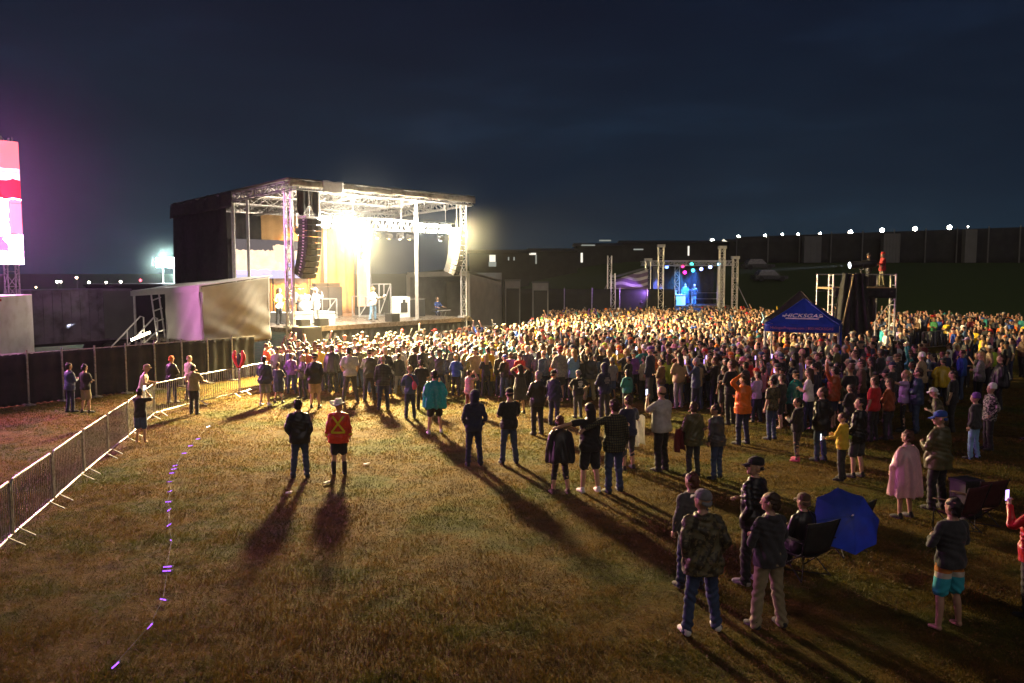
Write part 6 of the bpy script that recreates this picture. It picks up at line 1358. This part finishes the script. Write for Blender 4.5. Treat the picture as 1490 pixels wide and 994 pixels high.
# dark sheds, parked vehicles and glowing patches between the two stages
def shed(x0, x1, top, Y, lab, mat='dark', lit=()):
    p, q = AT(x0,top,Y), AT(x1,top,Y); cx = (p.x+q.x)/2; z0 = min(tz(p.x,Y),tz(q.x,Y))-.5; w = q.x-p.x; t = thing('shed',lab,'building',(cx,Y,z0)); h = p.z-z0; MB().box((0,2,h/2),(w,5,h)).build('wall',M[mat],t)
    m = MB(); m.hexa([(-w/2-.3,-.8,h),(w/2+.3,-.8,h),(w/2+.3,4.8,h),(-w/2-.3,4.8,h),(-w/2-.3,1.8,h+.5),(w/2+.3,1.8,h+.5),(w/2+.3,2.2,h+.5),(-w/2-.3,2.2,h+.5)]); m.build('roof',M['black'],t)
    for (a,b,c,d,s) in lit:
        pp, qq = AT(a,c,Y-.6), AT(b,d,Y-.6); MB().box(((pp.x+qq.x)/2-cx,-.55,(pp.z+qq.z)/2-z0),(qq.x-pp.x,.1,pp.z-qq.z)).build('glow_patch',GPATCH[s],t)  # emissive patches added for small lit surfaces, no windows known there
GPATCH = [glow('dim_patch_glow',(.8,.85,.75),.35), glow('patch_glow',(1,.95,.8),1.1)]
shed(683,770,368,120,'long low dark shed right behind the marquee with one glowing patch',lit=((712,721,371,381,1),(711,722,381,388,0),(739,741,374,379,0),(747,749,374,379,0)))
shed(770,840,366,125,'dark shed with a pale glowing strip at its gable',lit=((770,780,368,371,1),(779,781,371,384,0)))
shed(838,905,358,132,'dark hangar with glowing strips beyond the small stage banner','dark',lit=((846,866,356,358,0),(872,889,349,351,0),(845,848,368,382,1),(833,835,369,376,0)))
shed(905,1075,354,136,'long dark hangar behind the small stage truss','dark',lit=((922,936,362,364,0),(957,959,358,370,0),(1001,1003,358,372,1),(1064,1108,356,368,0)))
shed(1060,1110,352,134,'hangar with a pale glowing strip next to the far fence','dark',lit=((1080,1160,353,367,0),))
def vehicle(px, py, Y, lab, w=4.4, h=1.5):
    p = AT(px,py,Y); z0 = tz(p.x,Y); t = thing('parked_car',lab,'car',(p.x,Y,z0),.1); m = MB(); m.hexa([(-w/2,-.85,.3),(w/2,-.85,.3),(w/2,.85,.3),(-w/2,.85,.3),(-w/2,-.85,.8),(w/2,-.85,.75),(w/2,.85,.75),(-w/2,.85,.8)]); m.hexa([(-w*.42,-.82,.8),(w*.25,-.82,.78),(w*.25,.82,.78),(-w*.42,.82,.8),(-w*.3,-.68,h),(w*.08,-.68,h),(w*.08,.68,h),(-w*.3,.68,h)]); m.build('body',pbr('car_paint',(.1,.1,.11),.25,.3),t)
    for x in (-w*.32,w*.32):
        for y in (-.8,.8): MB().lathe([(.1,-.1),(.32,-.1),(.33,.1),(.1,.1)],14,(x,y,.33),M=RX).build('wheel',M['rubber'],t)
for k,(x,y,Y,l) in enumerate(((1103,366,118,'dark parked car with a lit bonnet near the far hangar'),(1120,378,108,'dark parked car on the slope between hangar and tower'))): vehicle(x,y,Y,l)
# ------------------------------------------------------------------ ground
xs = np.unique(np.concatenate([np.linspace(-900,-120,14),np.linspace(-120,-30,24),np.linspace(-30,60,61),np.linspace(60,160,26),np.linspace(160,900,14)])); ys = np.unique(np.concatenate([np.linspace(-200,0,8),np.linspace(0,75,51),np.linspace(75,160,44),np.linspace(160,450,30),np.linspace(450,1500,10)]))
X, Y = np.meshgrid(xs, ys); Z = terrain(X, Y)+.03*np.sin(X*.7+np.sin(Y*.5))*np.sin(Y*.43)*(Y < 24)*(Y > 2); V = np.c_[X.ravel(),Y.ravel(),Z.ravel()]; W = len(xs)
Fq = [(j*W+i,j*W+i+1,(j+1)*W+i+1,(j+1)*W+i) for j in range(len(ys)-1) for i in range(W-1)]
def grass_color(t, vec):
    n1 = ramp(t, noise(t, vec, .45, 5, .6), [(.34,(.088,.053,.010)),(.48,(.118,.077,.012)),(.60,(.074,.076,.010)),(.72,(.044,.060,.008))])
    n2 = ramp(t, noise(t, vec, 2.6, 4, .6), [(.28,(.5,.48,.44)),(.52,(1,1,1)),(.75,(1.35,1.25,1.05))])
    s = t.n('ShaderNodeSeparateXYZ'); t.l(vec, s.inputs[0]); far = ramp(t, math_(t, 'MULTIPLY', s.outputs[1], .01), [(.66,0.),(.80,1.)])
    return mix(t, far, mix(t, 1.0, n1, n2, 'MULTIPLY'), (.042,.080,.020))
gm = bpy.data.materials.new('grass_ground'); t = NT(gm); out = t.n('ShaderNodeOutputMaterial'); b = t.n('ShaderNodeBsdfPrincipled'); tc = t.n('ShaderNodeTexCoord')
base = mix(t, 1.0, grass_color(t, tc.outputs['Object']), ramp(t, noise(t, tc.outputs['Object'], 26, 4, .7), [(.3,.55),(.7,1.25)]), 'MULTIPLY'); t.l(base, b.inputs['Base Color']); b.inputs['Roughness'].default_value = .95; b.inputs['Specular IOR Level'].default_value = .12
hh = math_(t,'ADD',noise(t, tc.outputs['Object'], 34, 5, .7),math_(t,'MULTIPLY',noise(t, tc.outputs['Object'], 4, 4, .6),1.6)); t.l(bump(t, hh, .8, .07), b.inputs['Normal']); t.l(b.outputs[0], out.inputs[0])
o = link('ground', arrays_mesh('ground', V, Fq, [gm])); tag(o, kind='structure'); o['label'] = 'flat mown field rising to a dark far edge'
# grass blades near the camera
nb = 420000; u = RNG.random(nb); y0, y1 = 8.3, 33.0; yy = (np.sqrt(y0)+u*(np.sqrt(y1)-np.sqrt(y0)))**2
xx = (RNG.random(nb)-.5)*1.42*yy; hgt = RNG.uniform(.02,.052,nb)*(.7+.6*RNG.random(nb)); cl = np.sin(xx*2.1+np.sin(yy*1.3)*2)*np.sin(yy*2.4+np.sin(xx*1.7)*2); hgt *= 1+.35*cl
an = RNG.uniform(0,6.283,nb); ln = RNG.uniform(.2,1.1,nb)*hgt; la = RNG.uniform(0,6.283,nb); wd = RNG.uniform(.004,.008,nb)*np.maximum(1,yy/13)
zz = .03*np.sin(xx*.7+np.sin(yy*.5))*np.sin(yy*.43)*(yy < 24)-.004
P = np.empty((nb,3,3)); P[:,0] = np.c_[xx-wd*np.cos(an),yy-wd*np.sin(an),zz]; P[:,1] = np.c_[xx+wd*np.cos(an),yy+wd*np.sin(an),zz]; P[:,2] = np.c_[xx+ln*np.cos(la),yy+ln*np.sin(la),zz+hgt]
me = bpy.data.meshes.new('grass'); me.vertices.add(nb*3); me.vertices.foreach_set('co', P.ravel()); me.loops.add(nb*3); me.loops.foreach_set('vertex_index', np.arange(nb*3,dtype=np.int32)); me.polygons.add(nb); me.polygons.foreach_set('loop_start', np.arange(0,nb*3,3,dtype=np.int32)); me.update(calc_edges=True)
hue = np.repeat(RNG.uniform(.7,1.35,nb),3); at = me.color_attributes.new('tint','FLOAT_COLOR','POINT'); warm = np.repeat(RNG.uniform(.85,1.2,nb),3); at.data.foreach_set('color', np.c_[hue*warm,hue,hue*.9,np.ones(nb*3)].astype(np.float32).ravel())
bm = bpy.data.materials.new('grass_blade'); t = NT(bm); out = t.n('ShaderNodeOutputMaterial'); b = t.n('ShaderNodeBsdfPrincipled'); tc = t.n('ShaderNodeTexCoord'); tr = t.n('ShaderNodeBsdfTranslucent'); mx = t.n('ShaderNodeMixShader')
c_ = mix(t, 1.0, grass_color(t, tc.outputs['Object']), t.n('ShaderNodeAttribute',attribute_name='tint').outputs['Color'], 'MULTIPLY'); t.l(c_, b.inputs['Base Color']); t.l(c_, tr.inputs['Color']); b.inputs['Roughness'].default_value = .6; b.inputs['Specular IOR Level'].default_value = .15; mx.inputs[0].default_value = .3; t.l(b.outputs[0], mx.inputs[1]); t.l(tr.outputs[0], mx.inputs[2]); t.l(mx.outputs[0], out.inputs[0])
me.materials.append(bm); tag(link('grass', me), 'short mown grass covering the open foreground of the field', None, None, 'stuff')
# ------------------------------------------------------------------ sky, added fill sun, haze, render settings
w = bpy.data.worlds.new('World'); SC.world = w; w.use_nodes = True; nt = w.node_tree; nt.nodes.clear()
class WT(NT):
    def __init__(s): s.t = nt
t = WT(); out = t.n('ShaderNodeOutputWorld'); bg = t.n('ShaderNodeBackground'); tc = t.n('ShaderNodeTexCoord'); s = t.n('ShaderNodeSeparateXYZ'); t.l(tc.outputs['Generated'], s.inputs[0])
sky = t.n('ShaderNodeTexSky', sky_type='NISHITA'); sky.sun_disc = False; sky.sun_elevation = math.radians(-4); sky.sun_rotation = math.radians(200)
gr_ = ramp(t, s.outputs[2], [(0.0,lin(38,60,76)),(.10,lin(29,46,64)),(.28,lin(20,32,52)),(.6,lin(15,22,41))])
mp = t.n('ShaderNodeMapping'); mp.inputs['Scale'].default_value = (1.2,1.2,5.0); t.l(tc.outputs['Generated'], mp.inputs['Vector'])
cl = ramp(t, noise(t, mp.outputs[0], 2.0, 5, .6), [(.40,(.78,.78,.82)),(.56,(1,1,1)),(.72,(1.55,1.6,1.6))])
skc = mix(t, 1.0, gr_, cl, 'MULTIPLY'); nsh = t.n('ShaderNodeVectorMath', operation='SCALE'); t.l(sky.outputs[0], nsh.inputs[0]); nsh.inputs['Scale'].default_value = .05
t.l(mix(t, 1.0, skc, nsh.outputs[0], 'ADD'), bg.inputs['Color']); bg.inputs['Strength'].default_value = .62; t.l(bg.outputs[0], out.inputs[0])
sun = bpy.data.lights.new('fill_sun', 'SUN'); sun.energy = .38; sun.angle = math.radians(50); sun.color = (1,.82,.72); so = bpy.data.objects.new('fill_sun', sun); COL.objects.link(so); so.rotation_euler = (math.radians(52),0,math.radians(18))  # warm soft sun added behind the camera to fill the shaded backs
HAZE = .0002
if HAZE:
    hz = MB().box((30,60,23.5),(420,330,51)).build('haze', None); hz.data.materials.clear(); hm = bpy.data.materials.new('haze'); t = NT(hm); out = t.n('ShaderNodeOutputMaterial'); v = t.n('ShaderNodeVolumePrincipled'); v.inputs['Density'].default_value = HAZE; v.inputs['Color'].default_value = (.9,.93,1,1); v.inputs['Anisotropy'].default_value = .3
    t.l(v.outputs[0], out.inputs['Volume']); hz.data.materials.append(hm); tag(hz, 'thin night haze lit by the stage lamps', None, None, 'stuff')
cy = SC.cycles; cy.use_denoising = True; cy.max_bounces = 5; cy.diffuse_bounces = 2; cy.glossy_bounces = 2; cy.transmission_bounces = 2; cy.volume_bounces = 0; cy.transparent_max_bounces = 4; cy.sample_clamp_indirect = 4; cy.use_light_tree = True; cy.volume_step_rate = 1
try: cy.denoiser = 'OPENIMAGEDENOISE'; cy.denoising_input_passes = 'RGB_ALBEDO_NORMAL'
except Exception: pass
vs = SC.view_settings; SC.display_settings.display_device = 'sRGB'; vs.view_transform = 'Standard'; vs.look = 'None'; vs.exposure = 0; vs.gamma = 1; vs.use_curve_mapping = False
